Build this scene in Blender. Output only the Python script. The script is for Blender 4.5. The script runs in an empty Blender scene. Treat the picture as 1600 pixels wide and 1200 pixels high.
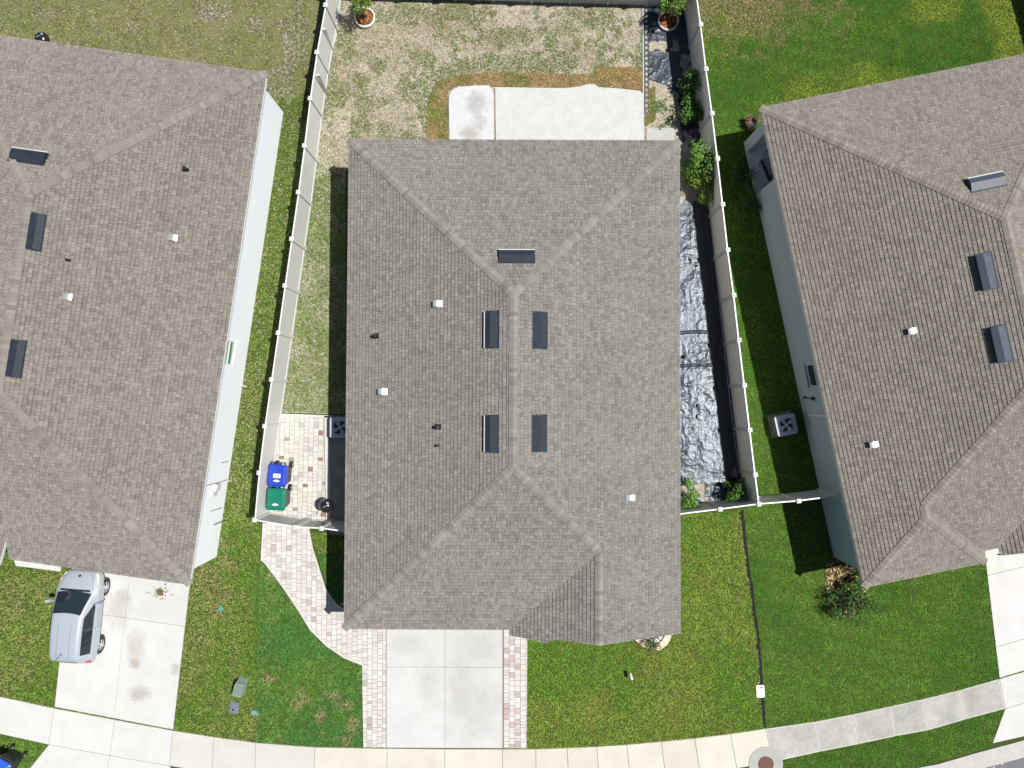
import bpy, math, random
import numpy as np
from mathutils import Vector, Matrix

random.seed(11)
RNG = np.random.default_rng(11)
SC = bpy.context.scene
COL = SC.collection

# ------------------------------------------------------------------ camera, sky, sun, exposure
FPX, CAMH, NADY = 1110.0, 30.2, 628.0
TH = math.atan((NADY - 600.0) / FPX)
cd = bpy.data.cameras.new("camera")
cam = bpy.data.objects.new("camera", cd)
COL.objects.link(cam)
cam.location = (0, 0, CAMH)
cam.rotation_euler = (TH, 0, 0)
cd.sensor_width = 36.0
cd.lens = 36.0 * FPX / 1600.0
cd.clip_end = 3000
cd.clip_start = 0.1
SC.camera = cam

SUNV = Vector((0.50, 0.06, 1.0)).normalized()          # towards the sun
SUN_EL = math.asin(SUNV.z)
SUN_AZ = math.atan2(SUNV.x, SUNV.y)
w = bpy.data.worlds.new("World")
SC.world = w
w.use_nodes = True
nt = w.node_tree
sky = nt.nodes.new("ShaderNodeTexSky")
sky.sky_type = 'NISHITA'
sky.sun_disc = False
sky.sun_elevation = SUN_EL
sky.sun_rotation = SUN_AZ
bg = nt.nodes["Background"]
nt.links.new(sky.outputs[0], bg.inputs[0])
bg.inputs[1].default_value = 0.05
sd = bpy.data.lights.new("sun", 'SUN')
sd.energy = 5.0
sd.angle = math.radians(0.5)
sd.color = (1.0, 0.965, 0.91)
so = bpy.data.objects.new("sun", sd)
COL.objects.link(so)
so.rotation_euler = SUNV.to_track_quat('Z', 'Y').to_euler()
so.location = (20, 5, 60)
SC.view_settings.view_transform = 'Standard'
SC.view_settings.look = 'None'
SC.view_settings.gamma = 1
SC.view_settings.exposure = 0.5
SC.view_settings.use_curve_mapping = False


# ------------------------------------------------------------------ helpers
def W(px, py, z=0.0):
    """photo pixel at height z -> world point"""
    c, s = math.cos(TH), math.sin(TH)
    x = (px - 800) / FPX
    y = (600 - py) / FPX
    Y = y * c + s
    Z = y * s - c
    t = (CAMH - z) / (-Z)
    return Vector((x * t, Y * t, z))


def W2(px, py, z=0.0):
    p = W(px, py, z)
    return (p.x, p.y)


def P2(lst, z=0.0):
    return [W2(a, b, z) for a, b in lst]


def empty(name, loc, rz=0.0, label=None, cat=None, group=None, kind=None):
    o = bpy.data.objects.new(name, None)
    o.empty_display_size = 0.3
    COL.objects.link(o)
    o.location = loc
    o.rotation_euler = (0, 0, rz)
    tag(o, label, cat, group, kind)
    return o


def tag(o, label=None, cat=None, group=None, kind=None):
    if label: o["label"] = label
    if cat: o["category"] = cat
    if group: o["group"] = group
    if kind: o["kind"] = kind
    return o


def copy_tree(o, parent=None):
    c = o.copy()
    COL.objects.link(c)
    if parent is not None:
        c.parent = parent
        c.matrix_parent_inverse = o.matrix_parent_inverse.copy()
    for ch in list(o.children):
        copy_tree(ch, c)
    return c


class MB:
    def __init__(s):
        s.v, s.f, s.m, s.c = [], [], [], []

    def face(s, pts, mi=0, col=None):
        b = len(s.v)
        s.v.extend([tuple(p) for p in pts])
        s.f.append(tuple(range(b, b + len(pts))))
        s.m.append(mi)
        s.c.append(col if col else (1, 1, 1))

    def box(s, c, d, mi=0, col=None, rz=0.0, M=None):
        x, y, z = d[0] / 2, d[1] / 2, d[2] / 2
        R = Matrix.Translation(Vector(c)) @ Matrix.Rotation(rz, 4, 'Z')
        if M is not None: R = M @ R
        P = [R @ Vector(q) for q in ((-x, -y, -z), (x, -y, -z), (x, y, -z), (-x, y, -z), (-x, -y, z), (x, -y, z), (x, y, z), (-x, y, z))]
        b = len(s.v)
        s.v.extend([tuple(p) for p in P])
        for q in ((0, 3, 2, 1), (4, 5, 6, 7), (0, 1, 5, 4), (1, 2, 6, 5), (2, 3, 7, 6), (3, 0, 4, 7)):
            s.f.append(tuple(b + i for i in q))
            s.m.append(mi)
            s.c.append(col if col else (1, 1, 1))

    def prism(s, poly, z0, z1, mi=0, col=None):
        a = sum(poly[i][0] * poly[(i + 1) % len(poly)][1] - poly[(i + 1) % len(poly)][0] * poly[i][1] for i in range(len(poly)))
        if a < 0: poly = poly[::-1]
        n = len(poly)
        b = len(s.v)
        s.v.extend([(p[0], p[1], z0) for p in poly])
        s.v.extend([(p[0], p[1], z1) for p in poly])
        fs = [tuple(range(b + n - 1, b - 1, -1)), tuple(range(b + n, b + 2 * n))]
        for i in range(n):
            j = (i + 1) % n
            fs.append((b + i, b + j, b + n + j, b + n + i))
        for f in fs:
            s.f.append(f); s.m.append(mi); s.c.append(col if col else (1, 1, 1))

    def frust(s, pb, pt, z0, z1, mi=0, col=None):
        n = len(pb)
        b = len(s.v)
        s.v.extend([(p[0], p[1], z0) for p in pb])
        s.v.extend([(p[0], p[1], z1) for p in pt])
        fs = [tuple(range(b + n - 1, b - 1, -1)), tuple(range(b + n, b + 2 * n))]
        for i in range(n):
            j = (i + 1) % n
            fs.append((b + i, b + j, b + n + j, b + n + i))
        for f in fs:
            s.f.append(f); s.m.append(mi); s.c.append(col if col else (1, 1, 1))

    def cyl(s, p0, p1, r0, r1=None, n=16, mi=0, col=None, caps=True):
        if r1 is None: r1 = r0
        p0, p1 = Vector(p0), Vector(p1)
        d = (p1 - p0).normalized()
        a = d.orthogonal().normalized()
        e = d.cross(a)
        b = len(s.v)
        for p, r in ((p0, r0), (p1, r1)):
            for i in range(n):
                t = 2 * math.pi * i / n
                s.v.append(tuple(p + a * (r * math.cos(t)) + e * (r * math.sin(t))))
        fs = [(b + i, b + (i + 1) % n, b + n + (i + 1) % n, b + n + i) for i in range(n)]
        if caps:
            fs += [tuple(range(b + n - 1, b - 1, -1)), tuple(range(b + n, b + 2 * n))]
        for f in fs:
            s.f.append(f); s.m.append(mi); s.c.append(col if col else (1, 1, 1))

    def tube(s, pts, r, n=8, mi=0):
        for i in range(len(pts) - 1):
            s.cyl(pts[i], pts[i + 1], r, r, n, mi)

    def lathe(s, prof, c=(0, 0, 0), n=24, mi=0, axis='Z'):
        b = len(s.v)
        for (r, z) in prof:
            for i in range(n):
                t = 2 * math.pi * i / n
                if axis == 'Z':
                    s.v.append((c[0] + r * math.cos(t), c[1] + r * math.sin(t), c[2] + z))
                else:
                    s.v.append((c[0] + r * math.cos(t), c[1] + z, c[2] + r * math.sin(t)))
        for k in range(len(prof) - 1):
            for i in range(n):
                j = (i + 1) % n
                q = (b + k * n + i, b + k * n + j, b + (k + 1) * n + j, b + (k + 1) * n + i)
                s.f.append(q if axis == 'Z' else q[::-1]); s.m.append(mi); s.c.append((1, 1, 1))

    def build(s, name, mats, parent=None, smooth=False, bevel=0.0, colattr=False):
        me = bpy.data.meshes.new(name)
        me.from_pydata(s.v, [], s.f)
        if not isinstance(mats, (list, tuple)): mats = [mats]
        for m in mats: me.materials.append(m)
        if len(mats) > 1:
            me.polygons.foreach_set("material_index", np.array(s.m, dtype=np.int32))
        if colattr:
            at = me.color_attributes.new("Col", 'FLOAT_COLOR', 'CORNER')
            cnt = np.array([len(f) for f in s.f])
            c = np.array(s.c, dtype=np.float32)
            c = np.repeat(c, cnt, axis=0)
            c = np.concatenate([c, np.ones((len(c), 1), np.float32)], axis=1)
            at.data.foreach_set("color", c.ravel())
        if smooth:
            me.polygons.foreach_set("use_smooth", np.ones(len(s.f), dtype=bool))
        me.update()
        o = bpy.data.objects.new(name, me)
        COL.objects.link(o)
        if parent is not None: o.parent = parent
        if bevel > 0:
            md = o.modifiers.new("bevel", 'BEVEL')
            md.width = bevel
            md.segments = 2
            md.limit_method = 'ANGLE'
        return o


def clip_rect(poly, a0, a1, b0, b1):
    for ax, val, sg in ((0, a0, 1), (0, a1, -1), (1, b0, 1), (1, b1, -1)):
        if not poly: return poly
        out = []
        p = poly[-1]
        dp = (p[ax] - val) * sg
        for q in poly:
            dq = (q[ax] - val) * sg
            if dq >= 0:
                if dp < 0:
                    t = dp / (dp - dq)
                    out.append((p[0] + (q[0] - p[0]) * t, p[1] + (q[1] - p[1]) * t))
                out.append(q)
            elif dp >= 0:
                t = dp / (dp - dq)
                out.append((p[0] + (q[0] - p[0]) * t, p[1] + (q[1] - p[1]) * t))
            p, dp = q, dq
        poly = out
    return poly


def area(poly):
    return 0.5 * sum(poly[i - 1][0] * poly[i][1] - poly[i][0] * poly[i - 1][1] for i in range(len(poly)))


def inside(x, y, poly):
    r = np.zeros(x.shape, bool)
    n = len(poly)
    for i in range(n):
        x0, y0 = poly[i]
        x1, y1 = poly[(i + 1) % n]
        if y0 == y1: continue
        cnd = ((y0 > y) != (y1 > y)) & (x < (x1 - x0) * (y - y0) / (y1 - y0) + x0)
        r ^= cnd
    return r


_perm = RNG.random((512, 512)).astype(np.float32)


def vnoise(x, y, sc, seed=0):
    x = x / sc + seed * 37.13
    y = y / sc + seed * 91.7
    xi = np.floor(x).astype(int); yi = np.floor(y).astype(int)
    fx = x - xi; fy = y - yi
    fx = fx * fx * (3 - 2 * fx); fy = fy * fy * (3 - 2 * fy)
    g = lambda a, b: _perm[a % 512, b % 512]
    return (g(xi, yi) * (1 - fx) + g(xi + 1, yi) * fx) * (1 - fy) + (g(xi, yi + 1) * (1 - fx) + g(xi + 1, yi + 1) * fx) * fy


def fbm(x, y, sc, seed=0, oc=3):
    r = 0; a = 1; t = 0
    for k in range(oc):
        r = r + a * vnoise(x, y, sc / 2 ** k, seed + k * 7)
        t += a; a *= .55
    return r / t


# ------------------------------------------------------------------ materials
def mat(name, col=(.5, .5, .5), rough=.6, metal=0.0, spec=.5, attr=False, noise=None, bump=None, coat=0.0, fine=None):
    """noise=(scale, amount, detail) multiplies the colour; bump=(scale, strength, distance)"""
    m = bpy.data.materials.new(name)
    m.use_nodes = True
    n = m.node_tree
    b = n.nodes["Principled BSDF"]
    b.inputs["Base Color"].default_value = (*col, 1)
    b.inputs["Roughness"].default_value = rough
    b.inputs["Metallic"].default_value = metal
    b.inputs["Specular IOR Level"].default_value = spec
    b.inputs["Coat Weight"].default_value = coat
    tc = n.nodes.new("ShaderNodeTexCoord")
    src = None
    if attr:
        a = n.nodes.new("ShaderNodeVertexColor")
        a.layer_name = "Col"
        src = a.outputs[0]
    for spc in (noise, fine):
        if spc is None: continue
        nz = n.nodes.new("ShaderNodeTexNoise")
        nz.inputs["Scale"].default_value = spc[0]
        nz.inputs["Detail"].default_value = spc[2]
        nz.inputs["Roughness"].default_value = .65
        n.links.new(tc.outputs["Object"], nz.inputs["Vector"])
        mr = n.nodes.new("ShaderNodeMapRange")
        mr.inputs[1].default_value = .25
        mr.inputs[2].default_value = .75
        mr.inputs[3].default_value = 1 - spc[1]
        mr.inputs[4].default_value = 1 + spc[1] * .6
        n.links.new(nz.outputs[0], mr.inputs[0])
        mx = n.nodes.new("ShaderNodeMix")
        mx.data_type = 'RGBA'
        mx.blend_type = 'MULTIPLY'
        mx.inputs[0].default_value = 1
        if src is not None: n.links.new(src, mx.inputs[6])
        else: mx.inputs[6].default_value = (*col, 1)
        n.links.new(mr.outputs[0], mx.inputs[7])
        src = mx.outputs[2]
    if src is not None: n.links.new(src, b.inputs["Base Color"])
    if bump:
        nz = n.nodes.new("ShaderNodeTexNoise")
        nz.inputs["Scale"].default_value = bump[0]
        nz.inputs["Detail"].default_value = 4
        n.links.new(tc.outputs["Object"], nz.inputs["Vector"])
        bp = n.nodes.new("ShaderNodeBump")
        bp.inputs["Strength"].default_value = bump[1]
        bp.inputs["Distance"].default_value = bump[2]
        n.links.new(nz.outputs[0], bp.inputs["Height"])
        n.links.new(bp.outputs[0], b.inputs["Normal"])
    return m


M = {}
M['shingle'] = mat('shingle', rough=.95, spec=.15, attr=True, noise=(.30, .09, 5), fine=(60, .16, 2), bump=(90, .4, .01))
M['shingle'].node_tree.nodes['Principled BSDF'].inputs['Diffuse Roughness'].default_value = .45
M['vinyl_bounce'] = mat('vinyl_bounce', (.82, .78, .70), .5, noise=(1.2, .06, 3))  # lighter copy of vinyl: warm bounce light on the shaded panels put into colour
M['vinyl'] = mat('vinyl', (.535, .535, .51), .5, noise=(1.2, .06, 3))
M['vinyl_cap'] = mat('vinyl_cap', (.55, .555, .55), .45)
M['fascia'] = mat('fascia', (.52, .53, .53), .5)
M['stucco'] = mat('stucco', (.72, .75, .79), .9, spec=.2, noise=(.7, .04, 4), bump=(60, .25, .01))
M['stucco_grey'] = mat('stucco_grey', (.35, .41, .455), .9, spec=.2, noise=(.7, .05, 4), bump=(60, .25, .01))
M['stucco_tan'] = mat('stucco_tan', (.60, .58, .54), .9, spec=.2, noise=(.7, .05, 4), bump=(60, .25, .01))
M['vent'] = mat('vent', (.020, .027, .038), .55, spec=.12, noise=(5, .25, 3))
M['vent_sheen'] = mat('vent_sheen', (.045, .060, .080), .45, spec=.3, noise=(5, .25, 3))  # paler copy of vent, the sun's reflection put into its colour
M['lip'] = mat('lip', (.5, .52, .53), .4)
M['alum'] = mat('alum', (.62, .63, .64), .35, metal=.6)
M['black'] = mat('black', (.012, .012, .014), .45)
M['dark'] = mat('dark', (.03, .032, .035), .5)
M['white'] = mat('white', (.62, .62, .62), .4)
M['glass_grass_reflect'] = mat('glass_grass_reflect', (.04, .17, .075), .06, spec=.8)  # green base colour stands for grass mirrored in the pane
M['glass_dark'] = mat('glass_dark', (.012, .03, .025), .06, spec=.6)
M['concrete'] = mat('concrete', rough=.9, spec=.2, attr=True, noise=(1.0, .10, 9), fine=(11, .07, 6), bump=(40, .2, .01))
M['chalk'] = mat('chalk', rough=.95, spec=.1, attr=True, noise=(2.2, .12, 9), fine=(16, .14, 6), bump=(40, .3, .01))
M['grime'] = mat('grime', rough=.9, spec=.2, attr=True, noise=(1.1, .30, 7), fine=(9, .16, 6), bump=(40, .2, .01))
M['paver'] = mat('paver', rough=.9, spec=.2, attr=True, noise=(6, .10, 5), fine=(40, .06, 3), bump=(50, .3, .01))
M['leaf'] = mat('leaf', rough=.55, spec=.3, attr=True)
M['blade'] = mat('blade', rough=.9, spec=.0, attr=True)
M['chip'] = mat('chip', rough=.9, spec=.1, attr=True)
M['bark'] = mat('bark', (.12, .085, .055), .9, noise=(20, .4, 4))
M['oldcrete'] = mat('oldcrete', (.22, .22, .215), .9, noise=(2.2, .35, 6))
M['asphalt'] = mat('asphalt', (.12, .125, .133), .9, noise=(2, .12, 5), fine=(60, .3, 2))
M['joint'] = mat('joint', (.21, .195, .17), .95, noise=(5, .2, 3))
M['curb'] = mat('curb', (.36, .35, .33), .9, noise=(3, .12, 5))
M['plastic'] = mat('plastic', (.026, .031, .040), .31, spec=.5, bump=(30, .45, .02))
M['plastic'].node_tree.nodes['Principled BSDF'].inputs['Specular Tint'].default_value = (.82, .92, 1, 1)
M['soil_and_shade'] = mat('soil_and_shade', (.006, .005, .004), .95, noise=(2, .4, 5))  # bed soil; near black also paints the shadow along the lawn seam


def ground_mat(name, c0, c1, c2, s0, s1, bumpd=.02):
    m = bpy.data.materials.new(name)
    m.use_nodes = True
    n = m.node_tree
    b = n.nodes["Principled BSDF"]
    b.inputs["Roughness"].default_value = .95
    b.inputs["Specular IOR Level"].default_value = .1
    tc = n.nodes.new("ShaderNodeTexCoord")

    def nz(sc, det):
        k = n.nodes.new("ShaderNodeTexNoise")
        k.inputs["Scale"].default_value = sc
        k.inputs["Detail"].default_value = det
        k.inputs["Roughness"].default_value = .7
        n.links.new(tc.outputs["Object"], k.inputs["Vector"])
        return k

    def ramp(src, p0, p1):
        r = n.nodes.new("ShaderNodeMapRange")
        r.inputs[1].default_value = p0
        r.inputs[2].default_value = p1
        n.links.new(src, r.inputs[0])
        return r.outputs[0]

    def mix(f, a, bb):
        k = n.nodes.new("ShaderNodeMix")
        k.data_type = 'RGBA'
        n.links.new(f, k.inputs[0])
        for v, i in ((a, 6), (bb, 7)):
            if isinstance(v, tuple): k.inputs[i].default_value = (*v, 1)
            else: n.links.new(v, k.inputs[i])
        return k.outputs[2]
    a = mix(ramp(nz(s0, 5).outputs[0], .4, .62), c0, c1)
    f = nz(s1, 6)
    o = mix(ramp(f.outputs[0], .48, .66), a, c2)
    n.links.new(o, b.inputs["Base Color"])
    bp = n.nodes.new("ShaderNodeBump")
    bp.inputs["Distance"].default_value = bumpd
    bp.inputs["Strength"].default_value = .6
    n.links.new(nz(22, 5).outputs[0], bp.inputs["Height"])
    n.links.new(bp.outputs[0], b.inputs["Normal"])
    return m


M['lawn'] = ground_mat('lawn', (.032, .06, .010), (.045, .07, .014), (.06, .065, .02), .8, 9)
M['sand'] = ground_mat('sand', (.29, .262, .205), (.21, .188, .14), (.43, .40, .345), .6, 9)
M['sod'] = ground_mat('sod', (.16, .11, .055), (.12, .085, .035), (.20, .145, .075), 2, 15)
M['thatch'] = ground_mat('thatch', (.085, .08, .04), (.11, .10, .06), (.40, .37, .30), .8, 9)
M['mulch'] = ground_mat('mulch', (.09, .035, .018), (.06, .03, .018), (.16, .08, .04), 6, 25)


# ------------------------------------------------------------------ ground, road, concrete
def sheet(name, poly, z, m, kind='structure'):
    mb = MB()
    if area(poly) < 0: poly = poly[::-1]
    mb.face([(p[0], p[1], z) for p in poly])
    o = mb.build(name, m)
    return tag(o, kind=kind)


S = 500
sheet('ground', [(-S, -S), (S, -S), (S, S), (-S, S)], 0.0, M['lawn'])

SW_TOP = [(-220, 1040), (0, 1088), (85, 1106), (180, 1124), (271, 1141), (335, 1151), (400, 1160), (492, 1167), (605, 1169), (695, 1170), (785, 1170), (837, 1170), (886, 1168), (932, 1166), (979, 1163), (1033, 1158), (1085, 1153), (1141, 1146), (1196, 1138), (1274, 1127), (1333, 1115.5), (1391, 1103), (1441, 1092), (1498, 1078), (1561, 1060), (1640, 1037), (1800, 985)]
SW_BOT = [(-240, 1094), (0, 1146), (77, 1163), (172, 1180), (265, 1196), (331, 1207), (398, 1217), (491, 1224), (605, 1227), (695, 1228), (785, 1228), (838, 1227), (889, 1225), (937, 1223), (985, 1220), (1040, 1215), (1094, 1209), (1151, 1200), (1208, 1190), (1281, 1174), (1342, 1162), (1398, 1150), (1452, 1140), (1510, 1123), (1570, 1107), (1650, 1083), (1815, 1030)]
CONC = dict(white=(.455, .455, .445), cream=(.455, .435, .375), grey=(.335, .33, .31), drive=(.425, .425, .42), warm=(.44, .43, .395))


def shrink(poly, d):
    """inset a convex-ish polygon"""
    if area(poly) < 0: poly = poly[::-1]
    n = len(poly)
    out = []
    for i in range(n):
        p0, p1, p2 = Vector(poly[i - 1]), Vector(poly[i]), Vector(poly[(i + 1) % n])
        e1 = (p1 - p0).normalized(); e2 = (p2 - p1).normalized()
        n1 = Vector((-e1.y, e1.x)); n2 = Vector((-e2.y, e2.x))
        k = 1 + n1.dot(n2)
        if k < .2: k = .2
        q = p1 + (n1 + n2) * (d / k)
        out.append((q.x, q.y))
    return out


def slab(mb, poly, z1, col, gap=.008):
    mb.prism(shrink(poly, gap), .002, z1, 0, col)


sw = MB()
grime = MB()
tp, bt = P2(SW_TOP), P2(SW_BOT)
for i in range(len(tp) - 1):
    px = SW_TOP[i][0]
    key = 'white' if px < 271 else ('warm' if px < 335 else 'white' if px < 400 else 'warm' if px < 492 else 'cream' if px < 1190 else 'grey' if px < 1560 else 'white')
    k = random.uniform(.95, 1.03)
    c = tuple(v * k for v in CONC[key])
    if 335 <= px < 492: c = tuple(v * .97 for v in CONC['warm'])
    if key == 'grey':
        grime.prism(shrink([tp[i], tp[i + 1], bt[i + 1], bt[i]], .05), .0351, .0385, 0, tuple(v * k for v in CONC['grey']))
        c = CONC['warm']
    slab(sw, [tp[i], tp[i + 1], bt[i + 1], bt[i]], .035, c, .009)
tag(sw.build('sidewalk', M['concrete'], colattr=True), kind='structure')
tag(grime.build('sidewalk_grime', M['grime'], colattr=True), kind='structure')

# road and kerb follow the pavement
def offset(pl, d):
    out = []
    for i, p in enumerate(pl):
        a = Vector(pl[max(0, i - 1)]); b = Vector(pl[min(len(pl) - 1, i + 1)])
        t = (b - a).normalized()
        out.append((p[0] + t.y * d, p[1] - t.x * d))
    return out


k0, k1, k2, r1 = offset(bt, 1.45), offset(bt, 1.80), offset(bt, 2.15), offset(bt, 10)
kb = MB()
rd = MB()
for i in range(len(bt) - 1):
    kb.prism([k0[i], k0[i + 1], k1[i + 1], k1[i]], .0, .05 if i % 3 else .052)
    kb.prism([k1[i], k1[i + 1], k2[i + 1], k2[i]], .0, .022)
    rd.face([(*k2[i], .008), (*r1[i], .008), (*r1[i + 1], .008), (*k2[i + 1], .008)])
tag(kb.build('kerb', M['curb']), kind='structure')
tag(rd.build('road', M['asphalt']), kind='structure')
mb = MB()
for k in range(26):
    c = W(1549 + random.gauss(0, 5), 1193 + random.gauss(0, 3))
    mb.box((c.x, c.y, .014), (random.uniform(.04, .12), random.uniform(.03, .1), .01), rz=random.random() * 3)
tag(mb.build('paint_marks', M['curb']), kind='structure')

# drives
def quad_split(a, b, c, d, us, vs):
    """bilinear split of quad a(top-left) b(top-right) c(bottom-right) d(bottom-left)"""
    a, b, c, d = [Vector(q) for q in (a, b, c, d)]
    f = lambda u, v: tuple((a * (1 - u) + b * u) * (1 - v) + (d * (1 - u) + c * u) * v)
    for i in range(len(us) - 1):
        for j in range(len(vs) - 1):
            yield [f(us[i], vs[j]), f(us[i + 1], vs[j]), f(us[i + 1], vs[j + 1]), f(us[i], vs[j + 1])]


dr = MB()
q = P2([(604, 955), (785, 955), (785, 1168.5), (604, 1167.5)])
for k, pl in enumerate(quad_split(*q, [0, .503, 1], [0, .41, 1])):
    slab(dr, pl, .032, tuple(v * (1.0, 1.03, .955, .985)[k] for v in CONC['drive']), .006)
# apron to the road
slab(dr, [bt[8], bt[10], k0[10], k0[8]], .03, CONC['cream'])
tag(dr.build('driveway', M['concrete'], colattr=True), kind='structure')

dl = MB()
ql = P2([(113, 850), (302, 872), (271, 1139.5), (86, 1104)])
for k, pl in enumerate(quad_split(*ql, [0, .50, 1], [0, .40, 1])):
    slab(dl, pl, .032, tuple(v * (.97, 1.0, .95, .99)[k] for v in CONC['white']), .006)
slab(dl, [bt[2], bt[3], k0[3], P2([(30, 1222)])[0]], .03, CONC['white'])
slab(dl, [bt[3], bt[4], P2([(300, 1245)])[0], k0[3]], .03, CONC['white'])
tag(dl.build('driveway', M['concrete'], colattr=True), kind='structure')
mb = MB()
slab(mb, P2([(22, 868), (96, 876), (96, 892.5), (26, 883.5)]), .06, CONC['white'], 0)
tag(mb.build('path', M['concrete'], colattr=True), kind='structure')

drr = MB()
qr = P2([(1535, 840), (1720, 800), (1745, 1002), (1561, 1059)])
for k, pl in enumerate(quad_split(*qr, [0, .5, 1], [0, .27, .78, 1])):
    slab(drr, pl, .032, tuple(v * random.uniform(.98, 1.05) for v in CONC['white']), .007)
slab(drr, [bt[24], bt[25], k0[25], P2([(1550, 1161)])[0]], .03, CONC['white'])
tag(drr.build('driveway', M['concrete'], colattr=True), kind='structure')

# stains lying on the drives (flat irregular films)
def stain(px, py, r, col, n=0, spread=1.0, z=.0335, seed=0, sy=1.0):
    """thin irregular film on the concrete, fading out from its middle"""
    rr = random.Random(seed)
    c = W(px, py)
    m = bpy.data.materials.new('stain')
    m.use_nodes = True
    t = m.node_tree
    b = t.nodes["Principled BSDF"]
    b.inputs["Base Color"].default_value = (*col[:3], 1)
    b.inputs["Roughness"].default_value = .85
    tc = t.nodes.new("ShaderNodeTexCoord")
    nz = t.nodes.new("ShaderNodeTexNoise")
    nz.inputs["Scale"].default_value = 2.2 / r if r > .3 else 7
    nz.inputs["Detail"].default_value = 8
    nz.inputs["Roughness"].default_value = .72
    mp = t.nodes.new("ShaderNodeMapping")
    mp.inputs["Location"].default_value = (seed * 3.1, seed * 1.7, 0)
    t.links.new(tc.outputs["Object"], mp.inputs["Vector"])
    t.links.new(mp.outputs[0], nz.inputs["Vector"])
    ln = t.nodes.new("ShaderNodeVectorMath"); ln.operation = 'LENGTH'
    t.links.new(tc.outputs["Object"], ln.inputs[0])
    fr = t.nodes.new("ShaderNodeMapRange")
    fr.inputs[1].default_value = r * .2; fr.inputs[2].default_value = r
    fr.inputs[3].default_value = .30; fr.inputs[4].default_value = -.35
    t.links.new(ln.outputs["Value"], fr.inputs[0])
    ad = t.nodes.new("ShaderNodeMath"); ad.operation = 'ADD'
    t.links.new(nz.outputs[0], ad.inputs[0]); t.links.new(fr.outputs[0], ad.inputs[1])
    mr = t.nodes.new("ShaderNodeMapRange")
    mr.inputs[1].default_value = .42; mr.inputs[2].default_value = .85
    mr.inputs[3].default_value = 0; mr.inputs[4].default_value = col[3]
    t.links.new(ad.outputs[0], mr.inputs[0])
    t.links.new(mr.outputs[0], b.inputs["Alpha"])
    mb = MB()
    mb.face([(r * 1.1 * math.cos(a), r * 1.1 * math.sin(a), 0) for a in np.linspace(0, 2 * math.pi, 25)[:-1]])
    o = mb.build('stain', m)
    o.location = (c.x, c.y, z + .0004 * (seed % 7))
    o.scale = (1, sy, 1)
    if n:
        mb = MB()
        for i in range(n):
            a = rr.random() * 6.3; d = r * .8 * (.6 + abs(rr.gauss(0, 1.0)) * spread); k = r * rr.uniform(.03, .15)
            x, y = c.x + d * math.cos(a), c.y + d * math.sin(a) * .7
            mb.face([(x + k * math.cos(q), y + k * .8 * math.sin(q), z) for q in (0, 1.1, 2.3, 3.3, 4.3, 5.4)])
        tag(mb.build('mud_specks', M['mud']), kind='structure')
    return o


M['mud'] = mat('mud', (.13, .09, .045), .9)
for a in ((250, 925, .30, (.10, .06, .02, 1.0), 55, 1.0, 1, 1), (211, 1036, .45, (.26, .21, .13, .30), 0, 1, 2, 1), (218, 1084, .9, (.28, .23, .16, .30), 0, 1, 3, .7),
          (213, 1010, .8, (.33, .28, .2, .2), 0, 1, 4, 1.5), (186, 955, .9, (.30, .26, .18, .22), 0, 1, 5, 1.6), (275, 1045, .4, (.28, .24, .18, .28), 0, 1, 6, 1.3),
          (195, 930, .6, (.30, .26, .18, .2), 0, 1, 13, 1),
          (748, 1010, 1.6, (.25, .25, .24, .10), 0, .6, 7, .8), (640, 1005, 1.5, (.26, .26, .25, .10), 0, .6, 8, .7), (745, 1105, 2.0, (.28, .275, .26, .09), 0, .6, 9, 1.2), (672, 1070, 1.0, (.34, .28, .2, .10), 0, .6, 10, 2.0), (722, 1070, 1.0, (.34, .28, .2, .10), 0, .6, 12, 2.2)):
    tag(stain(a[0], a[1], a[2], a[3], a[4], a[5], seed=a[6], sy=a[7]), kind='structure')

# patio slab behind the main house
pt = MB()
slab(pt, P2([(703, 260), (701, 160), (702, 150), (707, 141), (718, 136.5), (740, 134.5), (764, 134), (769, 140), (771.5, 150), (773, 260)]), .07, (.455, .46, .47), .01)
slab(pt, P2([(775, 260), (773.5, 137), (840, 138), (885, 139), (905, 136), (917, 132.5), (929, 132.5), (935, 137), (970, 139.5), (1000, 143), (1005, 148), (1007, 260)]), .07, (.435, .435, .43), .004)
slab(pt, P2([(1010, 260), (1010, 200), (1052, 200), (1053, 260)]), .03, (.36, .36, .335))
slab(pt, P2([(1054, 237), (1054, 223), (1075, 223), (1075, 238)]), .04, (.37, .36, .33))
tag(pt.build('patio', M['chalk'], colattr=True), kind='structure')
for a in ((745, 163, .95, (.2, .2, .205, .26), 0, .6, 21), (750, 190, .6, (.22, .22, .225, .2), 0, .6, 22), (735, 210, .8, (.34, .31, .25, .4), 0, .6, 23)):
    tag(stain(a[0], a[1], a[2], a[3], a[4], a[5], z=.0712, seed=a[6]), kind='structure')


# pavers: real blocks with open joints
def pave(mb, poly, z1, wd, lens, cols, seed, rot=0.0, gap=.006, bordr=None):
    rr = random.Random(seed)
    c, s = math.cos(-rot), math.sin(-rot)
    pr = [(x * c - y * s, x * s + y * c) for x, y in poly]
    xs = [p[0] for p in pr]; ys = [p[1] for p in pr]
    c, s = math.cos(rot), math.sin(rot)
    x = min(xs)
    while x < max(xs):
        y = min(ys) - rr.random() * .3
        while y < max(ys):
            ln = rr.choice(lens)
            cp = clip_rect(pr, x + gap, x + wd - gap, y + gap, y + ln - gap)
            if len(cp) > 2 and abs(area(cp)) > .002:
                k = rr.uniform(.93, 1.06)
                base = rr.choices([q[0] for q in cols], [q[1] for q in cols])[0]
                mb.prism([(a * c - b * s, a * s + b * c) for a, b in cp], .004, z1 + rr.uniform(-.003, .003), 0, tuple(v * k for v in base))
            y += ln
        x += wd


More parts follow.
